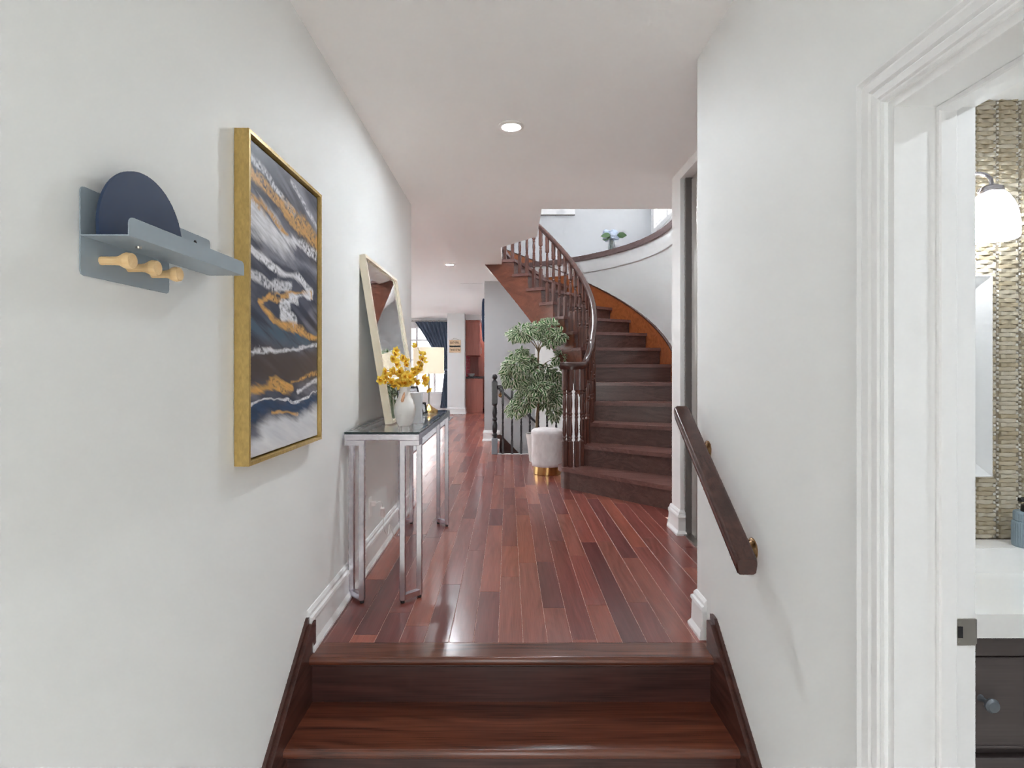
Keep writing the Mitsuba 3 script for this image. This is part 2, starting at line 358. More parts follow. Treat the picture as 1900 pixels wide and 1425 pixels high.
# the wall behind the basement stair, and the walls of the living room and kitchen
struct('wall_back', cat_([bx(-0.37, 0.75, 8.60, 8.72, -2.6, ZC), bx(-0.37, -0.25, 8.72, 17.6, 0, ZC)]), 'paint_grey', 'grey wall behind the black railing')
struct('wall_living_front', bx(-5, XL - 0.12, 4.46, 4.58, 0, ZC), 'paint_greige', 'front wall of the living room')
LW = (6.0, 9.5, 0.5, 2.15)
struct('wall_living_left', cat_([bx(-5.1, -5, 4.46, LW[0], 0, ZC), bx(-5.1, -5, LW[1], 15.2, 0, ZC), bx(-5.1, -5, LW[0], LW[1], 0, LW[2]), bx(-5.1, -5, LW[0], LW[1], LW[3], ZC)]), 'paint_greige', 'left wall of the living room')
FW = (-4.3, -1.58, 0.44, 2.25)
struct('wall_living_far', cat_([bx(-5.1, FW[0], 15.0, 15.15, 0, ZC), bx(FW[1], -1.09, 15.0, 15.15, 0, ZC), bx(FW[0], FW[1], 15.0, 15.15, 0, FW[2]), bx(FW[0], FW[1], 15.0, 15.15, FW[3], ZC)]), 'paint_white', 'far living room wall with the bright window')
w2 = struct('window_2', bx(FW[0], FW[1], 14.98, 15.1, FW[2] - 0.03, FW[2]), 'paint_trim', 'bright far window behind the blue curtain')
for x in (FW[0], -3.4, -2.5, -2.02, FW[1] - 0.05):
    part(w2, 'mullion', bx(x, x + 0.05, 15.02, 15.08, FW[2], FW[3], 0.004), 'paint_trim')
for z in (FW[2], 1.32, 1.86, FW[3] - 0.05):
    part(w2, 'rail', bx(FW[0], FW[1], 15.025, 15.075, z, z + 0.05, 0.004), 'paint_trim')
part(w2, 'pane', bx(FW[0], FW[1], 15.048, 15.052, FW[2], FW[3]), 'pane_glass')
w3 = struct('window_3', bx(-5.1, -4.98, LW[0], LW[1], LW[2] - 0.03, LW[2]), 'paint_trim', 'living room side window out of view')
part(w3, 'pane', bx(-5.052, -5.048, LW[0], LW[1], LW[2], LW[3]), 'pane_glass')
for y in (LW[0], 7.72, LW[1] - 0.05):
    part(w3, 'mullion', bx(-5.07, -5.02, y, y + 0.05, LW[2], LW[3], 0.004), 'paint_trim')
struct('wall_column', bx(-1.50, -1.075, 13.67, 15.0, 0, ZC), 'paint_greige', 'pale column with the wooden sign at the end of the hall')
struct('wall_kitchen_left', bx(-1.25, -1.09, 15.0, 17.6, 0, ZC), 'paint_greige', 'kitchen wall behind the cabinets')
struct('wall_kitchen_far', bx(-1.25, -0.25, 17.6, 17.7, 0, ZC), 'paint_white', 'far wall of the kitchen')
struct('soffit', bx(-1.085, -0.68, 13.98, 17.6, 2.34, ZC), 'paint_white', 'white soffit above the kitchen cabinets')
struct('ground_outside', bx(-30, 30, 15.4, 60, -0.35, -0.3), 'lawn', 'pale bright terrace beyond the far window')
gf = thing('garden_fence', 'pale board fence seen through the far window', 'fence')
for i in range(44):
    part(gf, 'board', bx(-7 + i * 0.15, -6.86 + i * 0.15, 19.0, 19.03, -0.3, 1.15), 'fence_wood')

# baseboards
BP = [(0, 0), (0.032, 0), (0.032, 0.012), (0.02, 0.032), (0.018, 0.115), (0.024, 0.122), (0.021, 0.135), (0.013, 0.14), (0.012, 0.152), (0.004, 0.164), (0, 0.165)]
def baseboard(path, nrm_left=True):
    """along plan corners; the profile grows to the left of travel, with mitred corners"""
    path = np.asarray(path, float)
    rings = []
    for i, p in enumerate(path):
        ds = []
        if i > 0: ds.append((path[i] - path[i - 1]) / np.linalg.norm(path[i] - path[i - 1]))
        if i < len(path) - 1: ds.append((path[i + 1] - path[i]) / np.linalg.norm(path[i + 1] - path[i]))
        ns = [np.array([-d[1], d[0]]) for d in ds]
        n = sum(ns); n = n / (n @ ns[0])
        rings.append([[*(p + n * o), z] for o, z in BP])
    return loft(rings)
struct('baseboard_left', baseboard([(XL - 0.12, 4.58), (XL, 4.58), (XL, 2.20)][::1]), 'paint_trim', 'white moulded baseboard on the left wall')
struct('baseboard_right', baseboard([(XR, 2.30), (XR, 2.42), (1.15, 2.42)]), 'paint_trim', 'white moulded baseboard ending at the right wall corner')
struct('baseboard_pillar', baseboard([(1.195, 3.76), (1.165, 3.76), (1.165, 3.95)][::1]) if False else baseboard([(1.165, 3.97), (1.165, 3.76), (1.2, 3.76)][::-1]), 'paint_trim', 'white moulded baseboard round the narrow wall end')
struct('baseboard_back', baseboard([(-0.37, 9.6), (-0.37, 8.6), (-0.13, 8.6)][::-1]), 'paint_trim', 'white baseboard on the grey wall by the black newel')
struct('baseboard_column', baseboard([(-1.5, 14.9), (-1.5, 13.67), (-1.075, 13.67), (-1.075, 13.98)][::-1]), 'paint_trim', 'white baseboard round the far column')
struct('baseboard_far', bx(-5, -1.5, 14.97, 15.0, 0, 0.14), 'paint_trim', 'white baseboard under the far window')

# ---------------------------------------------------------------- plank floor
Y0 = 2.283
hole = sbox(-0.13, 7.33, 1.9, 8.6)
hall = sbox(XL, Y0, 1.19, 4.4).union(sbox(XL, Y0, XR, 3)).union(sbox(XL, 4.2, XO, 8.6)).union(sbox(-5, 4.58, XL + 0.1, 15)).union(sbox(-1.1, 8, -0.37, 17.6)).union(sbox(XR - 0.1, 2.42, 1.19, 4))
hall = hall.difference(sbox(XR, Y0, 1.3, 2.42)).difference(sbox(1.165, 3.76, 2, 3.95)).difference(hole)
fl = struct('floor', extrude(hall, -0.06, -0.0015), 'groove', 'glossy reddish brown plank floor of the upper hall')
W = 0.1023
pieces = []
for n in range(-41, 19):
    x0 = -0.041 + n * W
    y = Y0 + (rng.uniform(-0.7, 0.0))
    while y < 17.6:
        L = rng.uniform(0.45, 1.3) if rng.random() < 0.75 else rng.uniform(1.2, 1.8)
        cell = sbox(x0, y, x0 + W, y + L).intersection(hall)
        if not cell.is_empty and cell.area > 0.002:
            for g in getattr(cell, 'geoms', [cell]):
                if g.area < 0.002: continue
                d = g.centroid
                u, v = d.x / d.y * F, EYE / d.y * F
                vis = -480 < u < 420 and not (d.x < XL - 0.05 and u < -185) and (d.y < 6.2 or d.x < 0.6)
                pieces.append((not vis, d.y, g, int(rng.integers(0, 6)), (x0, y, L)))
        y += L
pieces.sort(key=lambda t: (t[0], t[1]))
def plank_mesh(g):
    g = g.buffer(-0.0008, join_style=2)
    b = 0.001
    inn = g.buffer(-b, join_style=2)
    if inn.is_empty or inn.geom_type != 'Polygon' or len(inn.exterior.coords) != len(g.exterior.coords):
        return extrude(g, -0.006, 0.0)
    o = np.array(shapely.geometry.polygon.orient(g).exterior.coords)[:-1]
    i = np.array(shapely.geometry.polygon.orient(inn).exterior.coords)[:-1]
    k = np.argmin(np.linalg.norm(i[:, None] - o[0][None, None], axis=2).ravel())
    i = np.roll(i, -k, axis=0)
    if len(o) == 4:
        return loft([np.c_[o, np.full(4, -0.006)], np.c_[o, np.full(4, -0.0014)], np.c_[i, np.zeros(4)]])
    return extrude(inn, -0.006, 0.0)
rest = []
for j, (hid, yy, g, v, _) in enumerate(pieces):
    if j < 295: part(fl, 'plank', plank_mesh(g), f'floor_wood_{v}')
    else: rest.append(plank_mesh(g))
part(fl, 'far_planks', cat_(rest), 'floor_wood_1', kind='stuff', label='planks farther off in the living room and kitchen')

# ---------------------------------------------------------------- entry steps
st = thing('entry_steps', 'dark stained wooden steps rising to the plank floor in the foreground', 'steps')
NX0, NX1 = XL + 0.022, XR - 0.022
def nosing(y0, y1, z, t=0.032):
    """a tread with a rounded front at y0"""
    prof = [(y1, z - t), (y1, z)]
    for a in np.linspace(90, 270, 9):
        prof.append((y0 + t / 2 + t / 2 * math.cos(math.radians(a)), z - t / 2 + t / 2 * math.sin(math.radians(a))))
    return loft([[[x, a, b] for a, b in prof] for x in (NX0, NX1)])
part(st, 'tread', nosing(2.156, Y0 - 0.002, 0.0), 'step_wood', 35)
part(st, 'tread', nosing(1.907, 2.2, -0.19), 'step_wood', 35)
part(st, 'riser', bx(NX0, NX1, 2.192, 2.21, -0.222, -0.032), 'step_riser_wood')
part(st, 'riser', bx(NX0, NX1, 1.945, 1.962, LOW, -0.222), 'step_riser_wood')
part(st, 'cove', bx(NX0, NX1, 2.178, 2.193, -0.046, -0.033, 0.004), 'step_riser_wood')
def stringer(x0, x1, off, b):
    pts = [(2.235, off - 0.0), (2.19, off + 0.0), (1.62, off - 0.45), (1.62, LOW), (2.235, LOW)]
    poly = Polygon(pts)
    m = trimesh.creation.extrude_polygon(poly, x1 - x0, engine='earcut')
    m.apply_transform(np.array([[0, 0, 1, x0], [1, 0, 0, 0], [0, 1, 0, 0], [0, 0, 0, 1.0]]))
    if m.volume < 0: m.invert()
    return m
for s in (-1, 1):
    xw = XL if s < 0 else XR
    a, b = (xw, xw + 0.026) if s < 0 else (xw - 0.026, xw)
    part(st, 'stringer', stringer(a, b, 0.115, 0), 'dark_wood')
    a, b = (xw, xw + 0.012) if s < 0 else (xw - 0.012, xw)
    part(st, 'stringer_moulding', stringer(a, b, 0.14, 0), 'dark_wood')

# ---------------------------------------------------------------- curved staircase
sc = thing('curved_staircase', 'dark wood curved staircase with turned balusters rising to the upper floor', 'staircase')
N = 13
for k in range(1, N + 1):
    a0, a1 = TH1 + (k - 1) * DTH, TH1 + k * DTH
    th = 0.036
    if k == 1:
        # bullnose first step, rounded at the inner end
        p = [pol(rout(a0 - 1.2) , a0 - 1.2), pol(rc(a0) + 0.02, a0 - 1.2)]
        c = np.array([0.605, 5.275])
        body = Polygon([pol(rout(a0), a0), pol(rc(a0), a0), pol(rc(a1) - 0.02, a1 + 2), pol(rout(a1), a1 + 1)]).buffer(0)
        body = body.union(Point(*c).buffer(0.105)).intersection(sbox(-1, 3.96, XO, 9)).union(Point(0.615, 5.36).buffer(0.105))
        tread = body.buffer(0.026).intersection(sbox(-1, 3.96, XO, 9))
        part(sc, 'tread', extrude(tread, R - th, R), 'tread_wood')
        part(sc, 'riser', extrude(body, 0.0, R - th), 'riser_wood')
        continue
    ri0, ri1 = rc(a0) - 0.03, rc(a1) - 0.03
    da = math.degrees(0.03 / 1.7)
    aa = np.linspace(a0 - da, a1 + 0.8, 5)
    inner = [pol(rc(a) - 0.062, a) for a in aa]
    outer = [pol(rout(a), a) for a in aa]
    part(sc, 'tread', extrude(Polygon(inner + outer[::-1]).buffer(0.0), k * R - th, k * R), 'tread_wood')
    part(sc, 'riser', ribbon([pol(ri0, a0), pol(rout(a0), a0)], [pol(ri0, a0 + 0.6), pol(rout(a0), a0 + 0.6)], (k - 1) * R, k * R - th), 'riser_wood')
a0 = TH1 + N * DTH
part(sc, 'riser', ribbon([pol(1.13, a0), pol(rout(a0), a0)], [pol(1.13, a0 + 0.6), pol(rout(a0), a0 + 0.6)], N * R, 2.69), 'riser_wood')
# landing nosing on the edge of the upper floor
aa = np.linspace(a0 - 1.0, 96, 6)
part(sc, 'landing', extrude(Polygon([pol(1.10, a) for a in aa] + [pol(rout(a) - 0.02, a) for a in aa[::-1]]), 2.694, 2.732), 'tread_wood')
def zbot(a): return float(np.interp(a, [-50, -25, 0, 39, 59, 90, 100], [0.0, 0.0, 0.50, 1.287, 1.717, 2.46, 2.70]))
# inner string, cut to the steps
A, top = [], []
for k in range(2, N + 1):
    b0, b1 = TH1 + (k - 1) * DTH, TH1 + k * DTH
    for a in np.linspace(b0 + 0.02, b1 - 0.02, 5):
        A.append(a); top.append(k * R - 0.036)
for a in np.linspace(TH1 + N * DTH + 0.02, 96, 5): A.append(a); top.append(2.69)
part(sc, 'string', ribbon([pol(rc(a) - 0.042, a) for a in A], [pol(rc(a) - 0.012, a) for a in A], [min(zbot(a), t - 0.05) for a, t in zip(A, top)], top), 'string_wood', 25, label='reddish brown string board under the balusters')
# plaster soffit from the string up to the outer wall
A2 = np.linspace(-20, 94, 30)
rings = [[[*pol(rc(a) - 0.012, a), zbot(a) + 0.004], [*pol(rout(a), a), nose(a) - 0.30], [*pol(rout(a), a), nose(a) - 0.28], [*pol(rc(a) - 0.012, a), zbot(a) + 0.02]] for a in A2]
part(sc, 'soffit', loft(rings), 'paint_white', 30, label='white plaster underside')
# outer skirt board
A3 = np.linspace(-44, 84, 60)
part(sc, 'skirt_board', ribbon([pol(rout(a) - 0.022, a) for a in A3], [pol(rout(a), a) for a in A3], [nose(a) - 0.30 for a in A3], [nose(a) + 0.175 for a in A3]), 'skirt_wood', 30, label='orange brown skirt board along the curved wall')
part(sc, 'skirt_cap', ribbon([pol(rout(a) - 0.032, a) for a in A3], [pol(rout(a), a) for a in A3], [nose(a) + 0.175 for a in A3], [nose(a) + 0.19 for a in A3]), 'dark_wood', 30)
# handrail
RAIL = 0.765
prof = [(0.031, 0.0), (0.033, -0.02), (0.026, -0.036), (0.018, -0.058), (-0.018, -0.058), (-0.026, -0.036), (-0.033, -0.02), (-0.031, 0.0), (-0.021, 0.011), (0, 0.015), (0.021, 0.011)]
path = [[*pol(rc(a), a), nose(a) + RAIL - 0.015] for a in np.linspace(92, -31, 70)]
path = path[:-1]
vol = smooth_path([path[-4], path[-1], [*pol(1.255, -34.5), 1.192], [0.705, 5.305, 1.176], [0.64, 5.255, 1.172], [0.56, 5.235, 1.172], [0.50, 5.255, 1.172]], 36)
path = np.vstack([path[:-4], vol])
part(sc, 'handrail', sweep(path, prof), 'dark_wood', 50, label='curved handrail ending in a level turn over the first step')
def baluster_mesh(L, s=0.019):
    """square foot and head blocks with a turned shaft between"""
    fb, hb = 0.24, 0.20
    t = L - fb - hb
    turn = [(s, 0), (0.013, 0.006), (0.012, 0.02), (0.0175, 0.028), (0.0175, 0.036), (0.011, 0.046), (0.0165, 0.06), (0.019, 0.1), (0.0165, 0.17), (0.012, t * 0.44), (0.017, t * 0.46), (0.017, t * 0.485), (0.012, t * 0.50), (0.018, t * 0.53), (0.018, t * 0.55), (0.012, t * 0.57),
            (0.0165, t * 0.66), (0.0185, t * 0.76), (0.0145, t - 0.05), (0.0115, t - 0.042), (0.0175, t - 0.032), (0.0175, t - 0.024), (0.011, t - 0.014), (0.013, t - 0.006), (s, t)]
    return cat_([bx(-s, s, -s, s, 0, fb, 0.003), lathe([(r, z + fb) for r, z in turn], 10), bx(-s, s, -s, s, L - hb, L, 0.003)])
plies = {}
def baluster(p, z0, z1, ang):
    L = round(z1 - z0, 2)
    if L not in plies: plies[L] = mikit.ply(baluster_mesh(z1 - z0), 'baluster_wood', smooth=35)
    part(sc, 'baluster', plies[L], None, to_world=T().translate([float(p[0]), float(p[1]), float(z0)]).rotate([0, 0, 1], ang))
for k in range(2, N + 1):
    for fr in (0.16, 0.66):
        a = TH1 + (k - 1 + fr) * DTH
        if k == 2 and fr < 0.5: a += 1
        zt = nose(a) + RAIL - 0.065
        if a < -33: zt = 1.14
        baluster(pol(rc(a), a), k * R, zt, a)
for x, y in ((0.533, 5.268), (0.588, 5.245), (0.645, 5.258), (0.575, 5.335), (0.700, 5.302)):
    baluster((x, y), R, 1.118, 20)
for i in range(3):   # landing balusters beside the opening
    baluster((-0.115, 7.26 - 0.0 + 0.0 - 0.11 * 0 - 0.0) if i == 0 else (-0.115 - 0.11 * i, 7.262), 2.732, 3.55, 0)

# ---------------------------------------------------------------- basement stair and railing
bs = thing('basement_stairs', 'stairs going down along the grey wall behind the black railing', 'stairs')
for i in range(4):
    part(bs, 'step', bx(-0.08 + i * 0.22, 0.17 + i * 0.22, 7.36, 8.58, -0.23 - i * 0.2, -0.19 - i * 0.2), 'tread_wood')
sk = Polygon([(-0.22, 0.10), (-0.12, 0.10), (0.8, -0.82), (0.8, -1.08), (-0.06, -0.22), (-0.22, -0.1)])
m = trimesh.creation.extrude_polygon(sk, 0.02, engine='earcut'); m.apply_transform(np.array([[1, 0, 0, 0], [0, 0, -1, 8.6], [0, 1, 0, 0], [0, 0, 0, 1.0]]))
part(bs, 'skirt_board', m, 'dark_wood')
struct('wall_basement', cat_([bx(-0.25, -0.13, 7.33, 8.6, -2.6, -0.06), bx(-0.25, 1.9, 7.2, 7.33, -2.6, -0.06)]), 'paint_grey', 'walls of the basement stairwell')
struct('floor_basement', bx(-0.25, 1.9, 7.2, 8.7, -2.7, -2.6), 'entry_tile', 'basement floor')
bh = thing('basement_handrail', 'dark sloping handrail on the grey wall beyond the black railing', 'handrail')
part(bh, 'rail', sweep([[-0.19, 8.53, 0.85], [0.5, 8.53, 0.225], [1.2, 8.53, -0.41]], [(0.022, -0.02), (-0.022, -0.02), (-0.022, 0.018), (0, 0.026), (0.022, 0.018)]), 'black_paint')
for x in (-0.12, 0.75):
    zz = 0.85 - (x + 0.19) * 0.906
    part(bh, 'bracket', cat_([moved(lathe([(0.034, 0), (0.034, 0.006), (0.02, 0.014), (0.0, 0.014)], 16), tr(x, 8.6, zz - 0.08) @ rot(90, [1, 0, 0])), tube([[x, 8.59, zz - 0.08], [x, 8.545, zz - 0.07], [x, 8.53, zz - 0.02]], 0.008)]), 'bronze', 30)
rl = thing('basement_railing', 'black railing with a ball topped newel post guarding the basement stairs', 'railing')
def newel_mesh():
    s = 0.036
    prof = [(s, 0), (0.028, 0.01), (0.026, 0.03), (0.036, 0.04), (0.036, 0.055), (0.024, 0.07), (0.034, 0.12), (0.036, 0.17), (0.026, 0.23), (0.034, 0.245), (0.034, 0.265), (0.024, 0.28), (0.034, 0.33), (0.028, 0.41), (0.024, 0.43), (0.036, 0.445), (s, 0.46)]
    ball = [(0.030, 0), (0.02, 0.015), (0.018, 0.03)] + [(0.036 * math.cos(a), 0.058 + 0.036 * math.sin(a)) for a in np.linspace(-1.0, 1.55, 9)]
    return cat_([lathe([(r, z + 0.205) for r, z in prof], 16), bx(-s, s, -s, s, 0.66, 0.955, 0.006), lathe([(r, z + 0.955) for r, z in ball], 16)])
YR = 7.285
part(rl, 'newel_post', moved(newel_mesh(), tr(-0.178, YR, 0)), 'black_paint', 35)
part(rl, 'newel_base', bx(-0.216, -0.140, YR - 0.038, YR + 0.038, 0, 0.21, 0.005), 'slate_metal', label='bare grey blue foot of the newel post')
part(rl, 'top_rail', bx(-0.142, 0.80, YR - 0.022, YR + 0.022, 0.862, 0.902, 0.008), 'black_paint')
part(rl, 'base_rail', bx(-0.142, 0.80, YR - 0.03, YR + 0.03, 0.0, 0.006), 'paint_trim')
def spindle_mesh(L, s=0.0155):
    t = L - 0.37
    prof = [(s, 0), (0.012, 0.01), (0.010, 0.03), (0.013, 0.08), (0.014, t * 0.4), (0.009, t * 0.46), (0.014, t * 0.48), (0.014, t * 0.51), (0.009, t * 0.53), (0.014, t * 0.62), (0.011, t - 0.04), (0.014, t - 0.02), (s, t)]
    return cat_([bx(-s, s, -s, s, 0, 0.17, 0.002), lathe([(r, z + 0.17) for r, z in prof], 10), bx(-s, s, -s, s, L - 0.20, L, 0.002)])
sp = mikit.ply(spindle_mesh(0.856), 'black_paint', smooth=35)
for px in (933, 950, 967, 983, 999, 1015, 1032, 1048):
    part(rl, 'spindle', sp, None, to_world=T().translate([(px - 943) / F * YR, YR, 0.006]))

# ---------------------------------------------------------------- wall handrail on the right
hr = thing('wall_handrail', 'dark brown sloping handrail on two brass brackets on the right wall', 'handrail')
hx = 0.748
P0, P1 = np.array([hx, 2.40, 0.952]), np.array([hx, 1.735, 0.518])
t_ = (P1 - P0) / np.linalg.norm(P1 - P0)
pr = [(0.0325, 0.006), (0.0345, -0.008), (0.030, -0.036), (0.022, -0.042), (-0.022, -0.042), (-0.030, -0.036), (-0.0345, -0.008), (-0.0325, 0.006), (-0.022, 0.014), (0.022, 0.014)]
def rail_ring(p, k): return [[p[0] + a * k, p[1], p[2] + (b + 0.014) * k - 0.014 * k] for a, b in pr]
ring_pts = [P0 - t_ * 0.0, P0 + t_ * 0.008, P1 - t_ * 0.008, P1]
part(hr, 'rail', loft([rail_ring(p, k) for p, k in zip(ring_pts, (0.86, 1, 1, 0.86))]), 'dark_wood', 40)
for fr in (0.17, 0.80):
    p = P0 + (P1 - P0) * fr
    zb = p[2] - 0.085
    ros = moved(lathe([(0.036, 0), (0.036, 0.004), (0.030, 0.008), (0.028, 0.006), (0.016, 0.014), (0, 0.016)], 20), tr(XR, p[1], zb) @ rot(-90, [0, 1, 0]))
    arm = tube(smooth_path([[XR - 0.008, p[1], zb], [XR - 0.04, p[1], zb - 0.004], [hx + 0.004, p[1], zb + 0.018], [hx, p[1], p[2] - 0.044]], 12), 0.008)
    part(hr, 'bracket', cat_([ros, arm, bx(hx - 0.014, hx + 0.014, p[1] - 0.022, p[1] + 0.022, p[2] - 0.05, p[2] - 0.04)]), 'bronze', 35)

# ---------------------------------------------------------------- bathroom
df = struct('door_2', bx(XR, XJ, DJ1 - 0.018, DJ1, LOW, DH), 'paint_trim', 'white bathroom doorway on the right')
part(df, 'near_jamb', bx(XR, XJ, DJ0, DJ0 + 0.018, LOW, DH), 'paint_trim')
part(df, 'head_jamb', bx(XR, XJ, DJ0, DJ1, DH - 0.018, DH), 'paint_trim')
part(df, 'stop', bx(XR + 0.088, XR + 0.126, DJ1 - 0.032, DJ1 - 0.018, LOW, DH - 0.018, 0.003), 'paint_trim')
part(df, 'stop', bx(XR + 0.088, XR + 0.126, DJ0 + 0.018, DJ1 - 0.018, DH - 0.032, DH - 0.018, 0.003), 'paint_trim')
cp = [(0.0, 0.0), (0.0, 0.009), (0.006, 0.012), (0.012, 0.010), (0.016, 0.014), (0.030, 0.016), (0.034, 0.013), (0.040, 0.018), (0.056, 0.021), (0.062, 0.019), (0.070, 0.024), (0.076, 0.022), (0.076, 0.0)]
def crow(f): return [f(w_, t) for w_, t in cp]
part(df, 'casing', loft([crow(lambda w_, t: [XR - t, DJ1 + w_, LOW]), crow(lambda w_, t: [XR - t, DJ1 + w_, DH + w_]), crow(lambda w_, t: [XR - t, DJ0 - w_, DH + w_]), crow(lambda w_, t: [XR - t, DJ0 - w_, LOW])]), 'paint_trim')
yj = DJ1 - 0.018
zk = EYE - 489 * yj / F
sx0, sx1 = (1772 - 943) / F * yj, XJ
plate = cat_([bx(sx0, sx1, yj - 0.0025, yj, zk - 0.029, zk + 0.029, 0.0008), loft([[[sx1 + a, yj - b, zk - 0.026], [sx1 + a, yj - b, zk + 0.026], [sx1 + a, yj - b - 0.0025, zk + 0.026], [sx1 + a, yj - b - 0.0025, zk - 0.026]] for a, b in ((-0.002, 0), (0.004, -0.003), (0.006, -0.012))])])
part(df, 'strike_plate', plate, 'nickel', label='brushed metal strike plate')
part(df, 'strike_hole', bx(sx0 + 0.004, sx0 + 0.014, yj - 0.004, yj - 0.002, zk - 0.012, zk + 0.012), 'black_plastic')
for dz in (-0.021, 0.021):
    part(df, 'screw', moved(lathe([(0.004, 0), (0.004, 0.0012), (0.0, 0.002)], 12), tr(sx0 + 0.009, yj - 0.0025, zk + dz) @ rot(90, [1, 0, 0])), 'nickel')
YB, ZB = 1.95, 2.067
BX1 = 2.7
wb = struct('wall_bathroom', bx(XJ, BX1, YB, YB + 0.1, LOW, ZB + 0.05), 'tile_grout', 'bathroom wall of beige wavy glass mosaic')
struct('wall_bathroom_side', cat_([bx(BX1, BX1 + 0.1, -1.4, YB, LOW, ZB), bx(XJ, BX1, -1.5, -1.4, LOW, ZB)]), 'paint_white', 'plain side walls of the bathroom')
struct('ceiling_bathroom', bx(XJ, BX1, -1.4, YB, ZB, ZB + 0.05), 'ceiling_smooth', 'bathroom ceiling')
struct('floor_bathroom', bx(XR, BX1, -1.4, YB, LOW - 0.1, LOW), 'entry_tile', 'bathroom floor')
def wavy_tile(sign):
    xs = np.linspace(-0.5, 0.5, 7)
    bul = 0.0035 + (0.5 + 0.5 * np.cos(xs * 2 * np.pi) * sign) * 0.009
    w_, h_ = 0.060, 0.0138
    return loft([[[x * w_, 0, -h_ / 2], [x * w_, -b + 0.0012, -h_ / 2], [x * w_, -b, -h_ / 2 + 0.0015], [x * w_, -b, h_ / 2 - 0.0015], [x * w_, -b + 0.0012, h_ / 2], [x * w_, 0, h_ / 2]] for x, b in zip(xs, bul)])
tiles = [[mikit.ply(wavy_tile(s), f'glass_tile_{c}', smooth=40) for c in range(3)] for s in (1, -1)]
PIT, colx = 0.0150, 0.0790
X00 = (1799 - 943) / F * YB + 0.006       # first crystal column
rest, nt = [], 0
crys = []
for ci in range(-1, 8):
    cx = X00 + 0.0115 + 0.0335 + ci * colx
    for ri in range(int((ZB - 0.53) / PIT) + 1):
        z = 0.532 + (ri + 0.5) * PIT
        dx = 0.0
        if ci in (0, 1, 2) and nt < 299:
            nt += 1
            part(wb, 'tile', tiles[(ri + ci) % 2][int(rng.integers(0, 3))], None, to_world=T().translate([cx + dx, YB, z]))
        else:
            rest.append(moved(wavy_tile(1 - 2 * ((ri + ci) % 2)), tr(cx, YB, z)))
        for q in range(2):
            if rng.random() < 0.85:
                d = 0.0046
                c = bx(-d, d, -0.004, 0.002, -d, d, 0.0015)
                crys.append(moved(c, tr(cx - 0.045 + 0.0108 * q + rng.normal(0, 0.0006), YB - 0.001, z + (q - 0.5) * 0.007) @ rot(rng.normal(0, 5), [1, 0, 0]) @ rot(rng.normal(0, 5), [0, 0, 1])))
part(wb, 'far_tiles', cat_(rest), 'glass_tile_0', 40, kind='stuff', label='more wavy glass tiles')
part(wb, 'crystal_tiles', cat_(crys), 'crystal_tile', kind='stuff', label='small square crystal tiles in vertical rows')
# vanity
ZV = 0.53
YF = 0.597 * F / 457
YF = YB - 0.602
vx0, vx1 = 1.01, 2.25
va = thing('vanity', 'dark brown bathroom vanity with a white sink top seen through the doorway', 'vanity')
part(va, 'cabinet', bx(vx0 + 0.012, vx1, YF + 0.055, YB - 0.012, LOW, ZV - 0.058), 'vanity_brown')
for i, (za, zb2) in enumerate(((0.435 - 0.19 - 0.02, 0.405), (-0.06, 0.20), (-0.36, -0.085))):
    pass
fz = [(EYE - (1412 - 683) * (YF + 0.04) / F - 0.25, EYE - (1388 - 683) * (YF + 0.04) / F - 0.001), (EYE - (1386 - 683) * (YF + 0.04) / F + 0.004, EYE - (1218 - 683) * (YF + 0.04) / F)]
part(va, 'top_rail', bx(vx0 + 0.012, vx1, YF + 0.036, YF + 0.056, fz[1][1] + 0.002, ZV - 0.058, 0.002), 'vanity_brown')
for z0, z1 in (fz[1], (fz[1][0] - 0.27, fz[1][0] - 0.028)):
    dw = part(va, 'drawer', bx(vx0 + 0.014, vx1, YF + 0.032, YF + 0.056, z0, z1, 0.003), 'vanity_brown')
    part(dw, 'frame', bx(vx0 + 0.014, vx1, YF + 0.028, YF + 0.034, z0, z0 + 0.006, 0.001), 'vanity_brown')
    for kx in (1.612 + 0.0,):
        kxx = (1840 - 943) / F * (YF - 0.0)
        kz = EYE - (1309 - 683) * (YF - 0.0) / F if z0 == fz[1][0] else (z0 + z1) / 2
        kn = moved(lathe([(0.009, 0), (0.006, 0.006), (0.005, 0.02), (0.009, 0.024), (0.0165, 0.030), (0.0175, 0.036), (0.013, 0.042), (0, 0.044)], 20), tr(kxx, YF + 0.033, kz) @ rot(90, [1, 0, 0]))
        part(dw, 'knob', kn, 'knob_grey', 40, label='round grey knob')
top = m3.Manifold.cube([vx1 - vx0 + 0.01, YB - YF - 0.012, 0.058]).translate([vx0, YF, ZV - 0.058])
bowl = m3.Manifold.hull(m3.Manifold.cube([0.92, 0.46, 0.02]).translate([vx0 + 0.06, YF + 0.035, ZV - 0.001]) + m3.Manifold.cube([0.76, 0.30, 0.01]).translate([vx0 + 0.14, YF + 0.10, ZV - 0.048]))
res = (top - bowl).to_mesh()
part(va, 'sink_top', trimesh.Trimesh(res.vert_properties[:, :3], res.tri_verts, process=False), 'white_ceramic', label='white ceramic sink top')
fa = thing('sink_faucet', 'chrome faucet at the back of the white sink', 'faucet') if False else None
